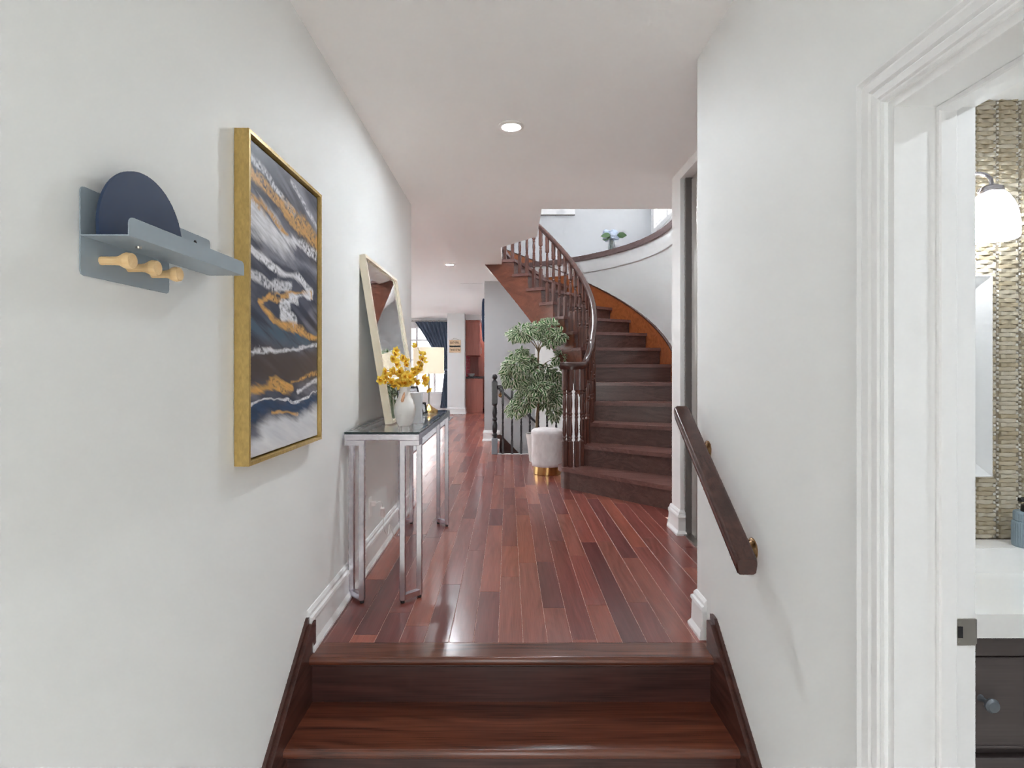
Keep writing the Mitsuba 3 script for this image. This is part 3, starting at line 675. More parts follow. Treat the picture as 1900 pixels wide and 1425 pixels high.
# medicine mirror
mz0, mz1 = EYE - (886 - 683) * (YB - 0.05) / F, EYE + (683 - 510) * (YB - 0.05) / F
mx1 = (1842 - 943) / F * (YB - 0.05)
mm = thing('bathroom_mirror', 'mirror with a wide white frame on the mosaic wall above the sink', 'mirror')
fwid, mx0 = 0.050, mx1 - 0.62
cx_, cz_ = (mx0 + mx1) / 2, (mz0 + mz1) / 2
rin = []
for o, y in ((0.0, YB - 0.012), (0.0, YB - 0.042), (0.004, YB - 0.054), (fwid, YB - 0.032), (fwid, YB - 0.02), (0.02, YB - 0.012)):
    rin.append((o, y))
corners = [(mx0, mz0, 1, 1), (mx1, mz0, -1, 1), (mx1, mz1, -1, -1), (mx0, mz1, 1, -1)]
part(mm, 'frame', loft([[[x + sx * o, y, z + sz * o] for o, y in rin] for x, z, sx, sz in corners], closed=True), 'paint_trim')
part(mm, 'inner_edge', loft([[[x + sx * o, y, z + sz * o] for o, y in ((fwid, YB - 0.036), (fwid + 0.008, YB - 0.034), (fwid + 0.008, YB - 0.02), (fwid, YB - 0.02))] for x, z, sx, sz in corners], closed=True), 'glass_edge')
part(mm, 'glass', bx(mx0 + fwid, mx1 - fwid, YB - 0.026, YB - 0.022, mz0 + fwid, mz1 - fwid), 'mirror_glass', label='mirror glass')
# sconce
wsx, wsz = (1838 - 943) / F * (YB - 0.13), EYE + (683 - 400) * (YB - 0.13) / F
wsy = YB - 0.13
so = thing('wall_sconce', 'glowing frosted bell shade sconce on the mosaic wall', 'wall lamp')
bell = [(0.080, -0.070), (0.082, -0.062), (0.079, -0.03), (0.070, 0.01), (0.055, 0.045), (0.040, 0.068), (0.030, 0.078)]
shade_m = loft([np.stack([r * np.cos(np.arange(28) * 2 * np.pi / 28), r * np.sin(np.arange(28) * 2 * np.pi / 28), np.full(28, z)], 1) for r, z in bell + [(r - 0.004, z) for r, z in bell[::-1]]], closed=True)
part(so, 'shade', moved(shade_m, tr(wsx, wsy, wsz) @ rot(8, [0, 1, 0])), 'lamp_rim', True, emitter=emitter(NEUTRAL, 10.0), label='glowing frosted glass shade')
part(so, 'fitter', moved(lathe([(0.032, 0.072), (0.036, 0.078), (0.034, 0.09), (0.014, 0.10), (0.0, 0.102)], 20), tr(wsx, wsy, wsz)), 'chrome', 40)
part(so, 'arm', tube(smooth_path([[wsx, wsy, wsz + 0.095], [wsx - 0.01, wsy, wsz + 0.13], [wsx - 0.05, wsy + 0.02, wsz + 0.142], [wsx - 0.085, wsy + 0.06, wsz + 0.10], [wsx - 0.09, YB - 0.012, wsz + 0.06]], 20), 0.006), 'chrome', 40)
part(so, 'back_plate', moved(lathe([(0.05, 0), (0.05, 0.006), (0.03, 0.016), (0, 0.018)], 24), tr(wsx - 0.09, YB - 0.006, wsz + 0.06) @ rot(90, [1, 0, 0])), 'chrome', 40)
# soap dispenser
sd = thing('soap_dispenser', 'ribbed grey soap dispenser with a black pump on the sink top', 'soap dispenser')
sdy = 0.597 * F / (1010 - 683) - 0.02
sdx = (1906 - 943) / F * sdy
def ribbed(r, z0, z1, n=36):
    a = np.arange(n * 2) * np.pi / n
    rr = r * (1 + 0.018 * np.where(np.arange(n * 2) % 2, 1, -1))
    def ring(k, z): return np.stack([sdx + k * rr * np.cos(a), sdy + k * rr * np.sin(a), np.full(n * 2, z)], 1)
    return loft([ring(0.94, z0), ring(1, z0 + 0.006), ring(1, z1 - 0.006), ring(0.93, z1)])
zt_ = lambda y: EYE - (y - 683) * sdy / F
part(sd, 'body', ribbed(0.040, ZV, zt_(967)), 'dispenser_grey')
part(sd, 'shoulder', ribbed(0.036, zt_(968), zt_(949)), 'dispenser_grey')
part(sd, 'pump', cat_([lathe([(0.017, zt_(949)), (0.017, zt_(937)), (0.008, zt_(935)), (0.008, zt_(930)), (0.016, zt_(929)), (0.016, zt_(924)), (0, zt_(923))], 18, (sdx, sdy, 0)), bx(sdx - 0.026, sdx, sdy - 0.009, sdy + 0.009, zt_(931), zt_(924), 0.002)]), 'black_plastic', 40, label='black pump')

# ---------------------------------------------------------------- things on the left wall
pt = thing('painting', 'tall abstract painting in navy, white and gold in a gold frame on the left wall', 'painting')
py0, py1, pz0, pz1 = 1.617, 2.248, 0.841, 1.828
pxf = XL + 0.045
rin = [(0.0, XL + 0.002), (0.0, pxf), (0.011, pxf), (0.012, pxf - 0.012), (0.012, XL + 0.002)]
pc = [(py0, pz0, 1, 1), (py1, pz0, -1, 1), (py1, pz1, -1, -1), (py0, pz1, 1, -1)]
part(pt, 'frame', loft([[[x, y + sy * o, z + sz * o] for o, x in rin] for y, z, sy, sz in pc], closed=True), 'gold_leaf', label='gold box frame')
mat('gap_black', srgb(18, 17, 18), 0.8)
part(pt, 'shadow_gap', bx(XL + 0.002, XL + 0.014, py0 + 0.012, py1 - 0.012, pz0 + 0.012, pz1 - 0.012), 'gap_black')
cy0, cy1, cz0, cz1 = py0 + 0.018, py1 - 0.018, pz0 + 0.018, pz1 - 0.018
def line_dist(s, t, pts):
    d = mi.Float(9.0)
    for (a, b), (c, e) in zip(pts[:-1], pts[1:]):
        ux, uy = c - a, e - b
        l2 = ux * ux + uy * uy
        h = dr.clip(((s - a) * ux + (t - b) * uy) / l2, 0, 1)
        d = dr.minimum(d, dr.sqrt(dr.square(s - a - h * ux) + dr.square(t - b - h * uy)))
    return d
def painting_fn(p, n, uv):
    s0 = (p.y - cy0) / (cy1 - cy0)
    t0 = (p.z - cz0) / (cz1 - cz0)
    wob = (fbm(s0 * 3, t0 * 6, 1.0, 3) - 0.5) * 0.07 + (noise(s0 * 26, t0 * 44, 9.0) - 0.5) * 0.006
    s, t = s0 * 0.64, t0 + wob
    k = 0.64
    streak = fbm(s0 * 2.5 + t0 * 2, t0 * 34 + s0 * 8, 3.0, 4)
    fleck = noise(s0 * 70, t0 * 110, 5.0)
    col = mix(srgb(44, 45, 56), srgb(112, 113, 126), smoothstep(0.3, 0.8, streak))
    col = mix(col, srgb(34, 46, 68), smoothstep(0.45, 0.7, fbm(s0 * 2, t0 * 5, 7.0)) * 0.7)
    col = mix(col, srgb(70, 58, 54), smoothstep(0.10, 0.02, dr.abs(t - 0.29)) * 0.8)
    col = mix(col, srgb(62, 86, 104), smoothstep(0.06, 0.0, dr.abs(t - 0.41 + 0.02 * s0)) * smoothstep(0.4, 0.6, streak))
    def band(c, pts, w, hard=0.5, amt=1.0, brk=0.0):
        nonlocal col
        pts = [(a * k, b) for a, b in pts]
        d = line_dist(s, t, pts) / w
        m_ = smoothstep(1.2, hard, d + (streak - 0.5) * 2.2) * amt
        if brk: m_ = m_ * smoothstep(brk - 0.2, brk + 0.16, fleck * 0.35 + streak * 0.65)
        tone = 0.72 + 0.5 * fbm(s0 * 14 + t0 * 6, t0 * 120 + s0 * 20, 2.0, 2)
        col = mix(col, mi.Color3f(c) * tone, m_)
    white, gold, blue, grey = srgb(222, 222, 228), srgb(196, 150, 86), srgb(38, 62, 92), srgb(150, 152, 164)
    band(grey, [(0.5, 1.02), (0.8, 0.93), (1.05, 0.86)], 0.035, 0.3, 0.6)
    band(white, [(0.0, 0.955), (0.3, 0.91), (0.6, 0.87)], 0.016, 0.2, 0.9, 0.38)
    band(white, [(0.55, 0.97), (0.8, 0.92), (1.0, 0.885)], 0.012, 0.2, 0.8, 0.42)
    band(gold, [(0.0, 0.893), (0.3, 0.865), (0.6, 0.83), (1.0, 0.80)], 0.022, 0.3, 1.0, 0.34)
    band(gold, [(0.45, 0.865), (0.75, 0.85), (1.0, 0.83)], 0.034, 0.3, 1.0, 0.42)
    band(white, [(0.0, 0.765), (0.35, 0.755), (0.6, 0.735)], 0.05, 0.2, 0.95)
    band(white, [(0.5, 0.745), (0.8, 0.755), (1.0, 0.75)], 0.024, 0.2, 0.9, 0.35)
    band(gold, [(0.0, 0.815), (0.25, 0.79), (0.5, 0.765)], 0.014, 0.2, 1.0, 0.4)
    band(grey, [(0.2, 0.70), (0.7, 0.67), (1.0, 0.67)], 0.03, 0.2, 0.5)
    band(white, [(0.0, 0.68), (0.35, 0.635), (0.65, 0.605), (0.9, 0.585)], 0.018, 0.2, 1.0, 0.3)
    band(white, [(0.0, 0.575), (0.25, 0.565), (0.55, 0.575)], 0.022, 0.2, 0.85, 0.35)
    band(gold, [(0.88, 0.578), (0.6, 0.545), (0.25, 0.515), (0.12, 0.485), (0.3, 0.44)], 0.015, 0.3, 1.0, 0.36)
    band(white, [(0.85, 0.57), (0.6, 0.53), (0.42, 0.495), (0.42, 0.465), (0.6, 0.44)], 0.022, 0.3, 1.0, 0.26)
    band(gold, [(0.25, 0.455), (0.5, 0.42), (0.8, 0.415), (1.0, 0.412)], 0.018, 0.3, 1.0, 0.32)
    band(white, [(0.0, 0.338), (0.4, 0.345), (0.8, 0.365), (1.0, 0.37)], 0.011, 0.2, 0.9, 0.38)
    band(gold, [(0.0, 0.205), (0.3, 0.205), (0.55, 0.215)], 0.03, 0.4, 1.0, 0.3)
    band(gold, [(0.55, 0.24), (0.8, 0.255), (1.0, 0.25)], 0.012, 0.2, 1.0, 0.5)
    band(white, [(0.65, 0.205), (0.85, 0.215), (1.0, 0.225)], 0.014, 0.2, 0.9, 0.36)
    band(blue, [(0.0, 0.135), (0.4, 0.13), (0.8, 0.145), (1.0, 0.16)], 0.032, 0.3, 1.0)
    band(white, [(0.0, 0.155), (0.4, 0.155), (0.7, 0.165), (1.0, 0.185)], 0.007, 0.2, 1.0, 0.35)
    band(gold, [(0.28, 0.105), (0.5, 0.115), (0.65, 0.12)], 0.009, 0.2, 1.0, 0.36)
    low = smoothstep(0.105, 0.045, t - 0.05 * s0 + (streak - 0.5) * 0.09)
    return mix(col, mix(srgb(186, 188, 198), srgb(236, 236, 238), streak), low)
mat('abstract_paint', painting_fn, 0.45, spec=0.35)
part(pt, 'canvas', bx(XL + 0.014, pxf - 0.012, cy0, cy1, cz0, cz1, 0.002), 'abstract_paint', label='canvas with bands of navy, white and gold')

# key shelf
ks = thing('wall_shelf', 'grey blue folded metal shelf with three wooden pegs on the left wall', 'shelf')
ya, yb, ym = 1.034, 1.484, 1.305
zs, zt, zl = 1.375, 1.469, 1.302
xs_, tk = -0.706, 0.0022
def rounded(w_, h_, r_, corners):
    """rectangle [0,w]x[0,h] with chosen corners rounded (bl, br, tr, tl)"""
    out = []
    for (cx, cy, a0_), on in zip(((r_, r_, 180), (w_ - r_, r_, 270), (w_ - r_, h_ - r_, 0), (r_, h_ - r_, 90)), corners):
        if on:
            out += [(cx + r_ * math.cos(math.radians(a0_ + q)), cy + r_ * math.sin(math.radians(a0_ + q))) for q in (0, 22.5, 45, 67.5, 90)]
        else:
            out.append(((0, w_, w_, 0)[(a0_ // 90 - 2) % 4], (0, 0, h_, h_)[(a0_ // 90 - 2) % 4]))
    return Polygon(out)
def plate_x(poly, y, z, x, t):
    m = trimesh.creation.extrude_polygon(poly, t, engine='earcut')
    m.apply_transform(np.array([[0, 0, 1, x], [1, 0, 0, y], [0, 1, 0, z], [0, 0, 0, 1.0]]))
    if m.volume < 0: m.invert()
    return m
part(ks, 'back_plate', cat_([plate_x(rounded(yb - ya, zt - zs, 0.010, (0, 0, 1, 1)), ya, zs, XL + 0.001, tk), plate_x(rounded(ym - ya, zs - zl, 0.010, (1, 1, 0, 0)), ya, zl, XL + 0.001, tk)]), 'slate_metal')
part(ks, 'shelf_plate', bx(XL + 0.001, xs_, ya, yb, zs, zs + tk), 'slate_metal')
part(ks, 'front_lip', plate_x(rounded(yb - ya, 0.036, 0.012, (0, 0, 1, 1)), ya, zs, xs_ - tk, tk), 'slate_metal')
part(ks, 'screw_hole', moved(lathe([(0.006, 0), (0.006, 0.001), (0, 0.001)], 14), tr(XL + 0.0034, 1.412, 1.447) @ rot(90, [0, 1, 0])), 'gap_black')
part(ks, 'screw', moved(lathe([(0.006, 0), (0.005, 0.004), (0, 0.004)], 14), tr(-0.752, 1.13, zs) @ rot(180, [1, 0, 0])), 'nickel')
peg = lathe([(0.0085, 0), (0.0085, 0.028), (0.0095, 0.036), (0.0155, 0.048), (0.0165, 0.052), (0.0155, 0.060), (0.0145, 0.062), (0, 0.062)], 24)
for y in (1.087, 1.165, 1.243):
    part(ks, 'peg', moved(peg, tr(XL + 0.003, y, 1.338) @ rot(90, [0, 1, 0])), 'peg_wood', 35, label='turned wooden peg' )
th_ = np.linspace(math.radians(-10), math.radians(190), 60)
dcx, dcz, dr_ = 1.166, 1.402, 0.133
dm = plate_x(Polygon([(dcx + dr_ * math.cos(a), dcz + dr_ * math.sin(a)) for a in th_] ), 0, 0, -0.768, 0.006)
solid('round_board', dm, 'navy_board', 'navy blue round board standing on the grey wall shelf', 'board', 30)
zmin = dm.bounds[0][2]
scene['round_board']['to_world'] = T().translate([0, 0, zs + tk - zmin])

# ---------------------------------------------------------------- console table
ct = thing('console_table', 'chrome and glass console table against the left wall', 'console table')
tx0, tx1, ty0, ty1, tz = -0.785, -0.425, 2.655, 4.04, 0.822
part(ct, 'glass_top', bx(tx0 + 0.004, tx1 - 0.004, ty0 + 0.004, ty1 - 0.004, tz - 0.010, tz, 0.0005), 'clear_glass', label='clear glass top')
part(ct, 'glass_edge', cat_([bx(tx0, tx1, ty0, ty0 + 0.003, tz - 0.009, tz - 0.001), bx(tx0, tx1, ty1 - 0.003, ty1, tz - 0.009, tz - 0.001), bx(tx0, tx0 + 0.003, ty0, ty1, tz - 0.009, tz - 0.001), bx(tx1 - 0.003, tx1, ty0, ty1, tz - 0.009, tz - 0.001)]), 'glass_edge', label='dark green glass edge')
s = 0.030
zr0, zr1 = tz - 0.010 - s, tz - 0.010
for a in ((tx0, tx1, ty0, ty0 + s), (tx0, tx1, ty1 - s, ty1), (tx0, tx0 + s, ty0 + s, ty1 - s), (tx1 - s, tx1, ty0 + s, ty1 - s)):
    part(ct, 'frame_rail', bx(*a, zr0, zr1, 0.002), 'chrome')
q = 0.026
for ex in (0, 1):
    for ey in (0, 1):
        X = tx0 if ex == 0 else tx1
        Y = ty0 if ey == 0 else ty1
        dx, dy = (1 if ex == 0 else -1), (1 if ey == 0 else -1)
        def sb(xa, xb, ya_, yb_, za, zb_, b=0.002):
            return bx(min(xa, xb), max(xa, xb), min(ya_, yb_), max(ya_, yb_), za, zb_, b)
        lw = 0.095
        mesh = [sb(X, X + dx * q, Y + dy * lw, Y + dy * (lw - q), 0.014, zr0), sb(X + dx * lw, X + dx * (lw - q), Y, Y + dy * q, 0.014, zr0),
                sb(X, X + dx * lw, Y, Y + dy * q, zr0 - q, zr0), sb(X, X + dx * q, Y, Y + dy * lw, zr0 - q, zr0)]
        c0, c1 = np.array([X + dx * q / 2, Y + dy * (lw - q / 2)]), np.array([X + dx * (lw - q / 2), Y + dy * q / 2])
        dirv = (c1 - c0) / np.linalg.norm(c1 - c0); nn = np.array([-dirv[1], dirv[0]]) * q / 2
        mesh.append(loft([[[*(c + nn), z0] for z0 in (0.014, 0.014 + q)] + [[*(c - nn), z0] for z0 in (0.014 + q, 0.014)] for c in (c0, c1)]))
        part(ct, 'leg', cat_(mesh), 'chrome')
        part(ct, 'foot', cat_([lathe([(0.009, 0), (0.011, 0.004), (0.011, 0.014), (0, 0.014)], 12, (*c, 0)) for c in (c0, c1)]), 'black_plastic')

# leaning mirror
lm = thing('leaning_mirror', 'champagne framed mirror leaning on the wall on the console table', 'mirror')
my0, my1, mh = 2.985, 3.84, 0.925
tilt = math.asin((0.795 - 0.648) / mh)
FR = [(0.0, 0.0), (0.0, 0.040), (0.016, 0.040), (0.016, 0.028), (0.016, 0.0)]
def lean(y, h, d):
    """h up the glass, d off its back"""
    return [-0.662 - math.sin(tilt) * h + math.cos(tilt) * d + 0.0, y, tz + 0.001 + math.cos(tilt) * h + math.sin(tilt) * d]
mc = [(my0, 0, 1, 1), (my1, 0, -1, 1), (my1, mh, -1, -1), (my0, mh, 1, -1)]
part(lm, 'frame', loft([[lean(y + sy * o, h + sh * o, d) for o, d in FR] for y, h, sy, sh in mc], closed=True), 'champagne', label='pale champagne frame')
gl = loft([[lean(my0 + 0.016, 0.016, d), lean(my1 - 0.016, 0.016, d), lean(my1 - 0.016, mh - 0.016, d), lean(my0 + 0.016, mh - 0.016, d)] for d in (0.004, 0.026)])
part(lm, 'glass', gl, 'mirror_glass', label='mirror glass')
# table lamp
lx, ly = -0.552, 3.86
tl = thing('table_lamp', 'lit table lamp with a cream drum shade and brass foot on the console table', 'table lamp')
part(tl, 'base', lathe([(0.062, 0), (0.063, 0.006), (0.062, 0.016), (0.056, 0.019), (0.03, 0.034), (0.012, 0.05), (0.007, 0.056), (0, 0.056)], 32, (lx, ly, tz)), 'brass', 35, label='brass foot')
part(tl, 'pole', lathe([(0.006, 0.05), (0.006, 0.36), (0, 0.36)], 14, (lx, ly, tz)), 'nickel', 40, label='thin metal pole')
sz0, sz1, sr = EYE - (693 - 683) * ly / F, EYE + (683 - 645) * ly / F, 0.106
ang = np.arange(40) * 2 * np.pi / 40
shade = loft([np.stack([lx + r * np.cos(ang), ly + r * np.sin(ang), np.full(40, z)], 1) for r, z in ((sr, sz0), (sr, sz1), (sr - 0.003, sz1), (sr - 0.003, sz0))], closed=True)
scene['shade_cloth'] = {'type': 'twosided', 'nested': {'type': 'principled', 'base_color': {'type': 'rgb', 'value': srgb(244, 232, 208)}, 'roughness': 0.9, 'specular': 0.1}}
part(tl, 'shade', shade, 'shade_cloth', 40, emitter=emitter((1.0, 0.83, 0.64), 0.19), label='cream drum shade')
bulb = trimesh.creation.icosphere(2, 0.028); bulb.apply_translation([lx, ly, (sz0 + sz1) / 2])
part(tl, 'bulb', bulb, 'lamp_rim', True, emitter=emitter((1.0, 0.95, 0.88), 62.0))
# face vase with yellow flowers
vx, vy = -0.549, 2.945
fv = thing('face_vase', 'white ceramic vase with a raised blush nose holding the yellow flowers', 'vase')
vp = [(0.030, 0.0), (0.034, 0.003), (0.046, 0.03), (0.055, 0.06), (0.0575, 0.085), (0.054, 0.11), (0.044, 0.135), (0.033, 0.155), (0.028, 0.175), (0.028, 0.19), (0.032, 0.207), (0.029, 0.208), (0.024, 0.19), (0.024, 0.17), (0.0, 0.15)]
part(fv, 'body', lathe(vp, 36, (vx, vy, tz)), 'vase_glaze', 40)
fdir = np.array([-0.18, -1.0]); fdir /= np.linalg.norm(fdir)
def on_vase(z, a=0.0, off=0.0):
    r = np.interp(z, [p[1] for p in vp[:11]], [p[0] for p in vp[:11]]) + off
    b = math.atan2(fdir[1], fdir[0]) + a
    return [vx + r * math.cos(b), vy + r * math.sin(b), tz + z]
part(fv, 'nose', tube([on_vase(z, a, o) for z, a, o in ((0.178, 0.30, 0.0), (0.165, 0.24, 0.004), (0.150, 0.16, 0.006), (0.135, 0.10, 0.006), (0.128, 0.06, 0.002))], [0.003, 0.006, 0.008, 0.009, 0.003]), 'vase_blush', True, label='blush pink nose')
part(fv, 'mouth', tube([on_vase(z, a, 0.0) for z, a in ((0.066, -0.10), (0.062, 0.0), (0.066, 0.10))], 0.0025), 'vase_glaze', True)
fb = thing('yellow_flowers', 'spray of yellow orchid blossoms in the white face vase', 'flowers')
def petal(L, w_, curl):
    n = 5
    v, uv = [], []
    for i in range(n):
        t = i / (n - 1)
        ww = w_ * math.sin(math.pi * min(1, 0.12 + 0.80 * t)) 
        zz = curl * t * t * L
        for s_ in (-1, 0, 1):
            v.append([t * L, s_ * ww, zz + (0.15 * ww if s_ else 0)])
            uv.append([t, 0.5 + 0.5 * s_])
    f = []
    for i in range(n - 1):
        for j in range(2):
            a = i * 3 + j
            f += [[a, a + 3, a + 4], [a, a + 4, a + 1]]
    return np.array(v), np.array(f), np.array(uv)
def flower_mesh(seed):
    r_ = np.random.default_rng(seed)
    V, Fc, U = [], [], []
    for k in range(5):
        v, f, uv = petal(r_.uniform(0.017, 0.023), r_.uniform(0.0065, 0.009), r_.uniform(-0.1, 0.5))
        m = rot(k * 72 + r_.uniform(-10, 10), [0, 0, 1]) @ rot(-r_.uniform(15, 45), [0, 1, 0])
        Fc.append(f + sum(map(len, V))); V.append(v @ m[:3, :3].T); U.append(uv)
    for k in range(3):
        v, f, uv = petal(0.009, 0.004, 0.8)
        m = rot(k * 120 + 30, [0, 0, 1]) @ rot(-65, [0, 1, 0])
        Fc.append(f + sum(map(len, V))); V.append(v @ m[:3, :3].T); U.append(uv * [0.0, 1] + [0.05, 0])
    return mikit.ply((np.vstack(V), np.vstack(Fc)), 'yellow_petal', smooth=True, uv=np.vstack(U))
fls = [flower_mesh(s_) for s_ in range(5)]
sprays = [  # pixel ends of each spray in the photograph's plane of the vase, with depth offset
    ((752, 716), (742, 690), (733, 648), -0.02), ((755, 716), (772, 690), (775, 645), 0.03), ((750, 716), (725, 706), (704, 704), -0.01), ((748, 716), (730, 690), (715, 688), 0.02),
    ((756, 716), (780, 705), (797, 722), 0.02), ((752, 716), (752, 690), (748, 662), 0.0), ((755, 716), (765, 700), (785, 665), -0.03), ((751, 716), (735, 715), (718, 712), -0.04), ((753, 716), (748, 700), (752, 690), 0.03)]
def px3(px, py, y): return np.array([(px - 943) / F * y, y, EYE - (py - 683) * y / F])
rf = np.random.default_rng(3)
for a, b, c, dyy in sprays:
    pts = smooth_path([px3(vx / vy * F + 943, 735, vy), px3(*a, vy + dyy * 0.3), px3(*b, vy + dyy), px3(*c, vy + dyy * 1.6)], 16)
    part(fb, 'stem', tube(pts, np.linspace(0.0022, 0.0012, 16), 5), 'stem_brown', True)
    nfl = 8
    for j in range(nfl):
        t = 0.42 + 0.58 * j / (nfl - 1)
        p = pts[int(t * 15)] + rf.normal(0, 0.010, 3)
        p[0] = max(p[0], -0.72)
        d = np.array([rf.normal(0.1, 0.6), -0.9 + rf.normal(0, 0.5), rf.normal(0.25, 0.5)])
        M = align(d / np.linalg.norm(d)); M[:3, 3] = p
        sc_ = rf.uniform(1.05, 1.5)
        part(fb, 'blossom', fls[int(rf.integers(0, 5))], None, to_world=T(M) @ T().scale(sc_))
# small things on the console
solid('white_box', bx(-0.545, -0.478, 3.055, 3.10, tz, tz + 0.172, 0.003), 'photo_paper', 'plain white upright box behind the white vase', 'box')
def photo_frame(label, cx, cy, w_, h_, tiltd, yaw):
    k = thing('photo_frame', label, 'picture frame')
    M = tr(cx, cy, tz + 0.001) @ rot(yaw, [0, 0, 1]) @ rot(-tiltd, [1, 0, 0])
    ring = [(0, 0), (0, -0.012), (0.010, -0.012), (0.010, 0)]
    cs = [(-w_ / 2, 0, 1, 1), (w_ / 2, 0, -1, 1), (w_ / 2, h_, -1, -1), (-w_ / 2, h_, 1, -1)]
    part(k, 'frame', moved(loft([[[x + sx * o, d, z + sz * o] for o, d in ring] for x, z, sx, sz in cs], closed=True), M), 'black_plastic')
    part(k, 'print', moved(bx(-w_ / 2 + 0.009, w_ / 2 - 0.009, -0.006, -0.001, 0.009, h_ - 0.009), M), 'photo_paper')
photo_frame('larger black edged frame leaning behind the small frame on the console', -0.585, 3.58, 0.13, 0.19, 14, 70)
photo_frame('small black and white photo frame beside the lamp foot on the console', -0.575, 3.70, 0.075, 0.075, 12, 48)

# outlet and plug
ou = thing('wall_outlet', 'white outlet low on the left wall under the console table', 'outlet')
oy, oz = 3.20, 0.325
part(ou, 'cover', bx(XL, XL + 0.006, oy - 0.036, oy + 0.036, oz - 0.058, oz + 0.058, 0.002), 'outlet_white')
for dz in (-0.02, 0.02):
    part(ou, 'socket', bx(XL + 0.005, XL + 0.008, oy - 0.017, oy + 0.017, oz + dz - 0.014, oz + dz + 0.014, 0.001), 'outlet_white')
lc = thing('lamp_cord', 'thin pale cord with a clear plug hanging from the outlet', 'cord')
part(lc, 'plug', bx(XL + 0.008, XL + 0.036, oy - 0.012, oy + 0.012, oz + 0.006, oz + 0.034, 0.004), 'plug_clear')
part(lc, 'adapter', moved(bx(-0.012, 0.012, -0.012, 0.012, -0.035, 0.03, 0.004), tr(XL + 0.06, oy + 0.075, oz - 0.045) @ rot(20, [1, 0, 0])), 'plug_clear')
part(lc, 'cord', tube(smooth_path([[XL + 0.034, oy, oz + 0.02], [XL + 0.06, oy + 0.03, oz + 0.025], [XL + 0.062, oy + 0.06, oz - 0.015], [XL + 0.06, oy + 0.09, oz - 0.09], [XL + 0.055, oy + 0.14, oz - 0.17], [XL + 0.06, oy + 0.22, oz - 0.22], [XL + 0.05, oy + 0.3, oz - 0.19], [XL + 0.05, oy + 0.42, oz - 0.28], [XL + 0.06, oy + 0.55, 0.004]], 60), 0.0022, 6), 'outlet_white', True)

# ---------------------------------------------------------------- stool and ficus
sx_, sy_ = 0.418, 5.95
so_ = thing('fur_stool', 'round white fur stool on a gold base beside the first stair', 'stool')
part(so_, 'base', lathe([(0.145, 0), (0.148, 0.004), (0.148, 0.088), (0.14, 0.09), (0, 0.09)], 40, (sx_, sy_, 0)), 'brass', 35, label='polished gold base ring')
a = np.arange(72) * 2 * np.pi / 72
rings = []
for r_, z in ((0.13, 0.085), (0.163, 0.088), (0.169, 0.12), (0.168, 0.25), (0.168, 0.38), (0.173, 0.43), (0.170, 0.455), (0.150, 0.478), (0.10, 0.487), (0.04, 0.489)):
    P = np.stack([np.cos(a) * r_, np.sin(a) * r_, np.full(72, z)], 1)
    nz = meshkit.fbm(P * 26, 3, 5)[:, None] - 0.5
    P[:, :2] *= 1 + nz * 0.06
    rings.append(P + [sx_, sy_, 0])
part(so_, 'seat', loft(rings), 'fur_white', True, label='white fur cover')
fp = thing('ficus_tree', 'variegated ficus tree in a ribbed white pot by the black railing', 'potted plant')
fx, fy = 0.36, 6.72
part(fp, 'pot', lathe([(0.10, 0), (0.105, 0.01), (0.145, 0.33), (0.150, 0.335), (0.145, 0.34), (0.135, 0.335), (0.13, 0.29), (0, 0.29)], 48, (fx, fy, 0)), 'pot_white', 35)
part(fp, 'soil', lathe([(0.13, 0.285), (0.13, 0.295), (0, 0.30)], 24, (fx, fy, 0)), 'soil')
tp = smooth_path([[fx, fy, 0.29], [fx - 0.005, fy, 0.6], [fx + 0.012, fy + 0.01, 0.85], [fx - 0.005, fy, 1.12], [fx + 0.005, fy, 1.28], [fx, fy, 1.36]], 30)
part(fp, 'trunk', tube(tp, np.linspace(0.018, 0.010, 30), 10), 'trunk', True)
clumps = []   # pixel centre, pixel radii
for px, py, rx, ry in ((972, 618, 24, 14), (995, 612, 20, 12), (1020, 612, 22, 20), (1036, 622, 12, 10), (1022, 632, 14, 10), (958, 622, 16, 10),
                       (958, 680, 22, 20), (948, 700, 14, 18), (975, 664, 18, 14), (962, 655, 14, 8), (990, 690, 14, 14), (986, 675, 8, 14),
                       (980, 720, 26, 20), (1000, 722, 26, 22), (975, 745, 18, 16), (1022, 715, 22, 22), (1034, 690, 14, 16), (1040, 665, 10, 12), (1010, 745, 18, 12), (1030, 742, 12, 16), (1028, 765, 10, 16), (960, 762, 14, 12), (950, 755, 10, 10), (1014, 690, 12, 12), (940, 690, 8, 14)):
    clumps.append((px, py, rx, ry))
rb = np.random.default_rng(11)
centres = []
for px, py, rx, ry in clumps:
    y = fy + rb.uniform(-0.17, 0.17)
    c = px3(px, py, y); centres.append((c, rx / F * y, ry / F * y))
brs = []
for c, rx, ry in centres:
    z0 = min(max(c[2] - 0.12 - 0.25 * np.linalg.norm(c[:2] - [fx, fy]), 0.72), 1.33)
    i = int(np.argmin(abs(tp[:, 2] - z0)))
    s0_ = tp[i]
    mid = (s0_ + c) / 2 + [0, 0, 0.06]
    brs.append(tube(smooth_path([s0_, mid, c], 10), np.linspace(0.007, 0.002, 10), 5))
for k in range(len(brs)): part(fp, 'branch', brs[k], 'trunk', True)
V, Fc, U = [], [], []
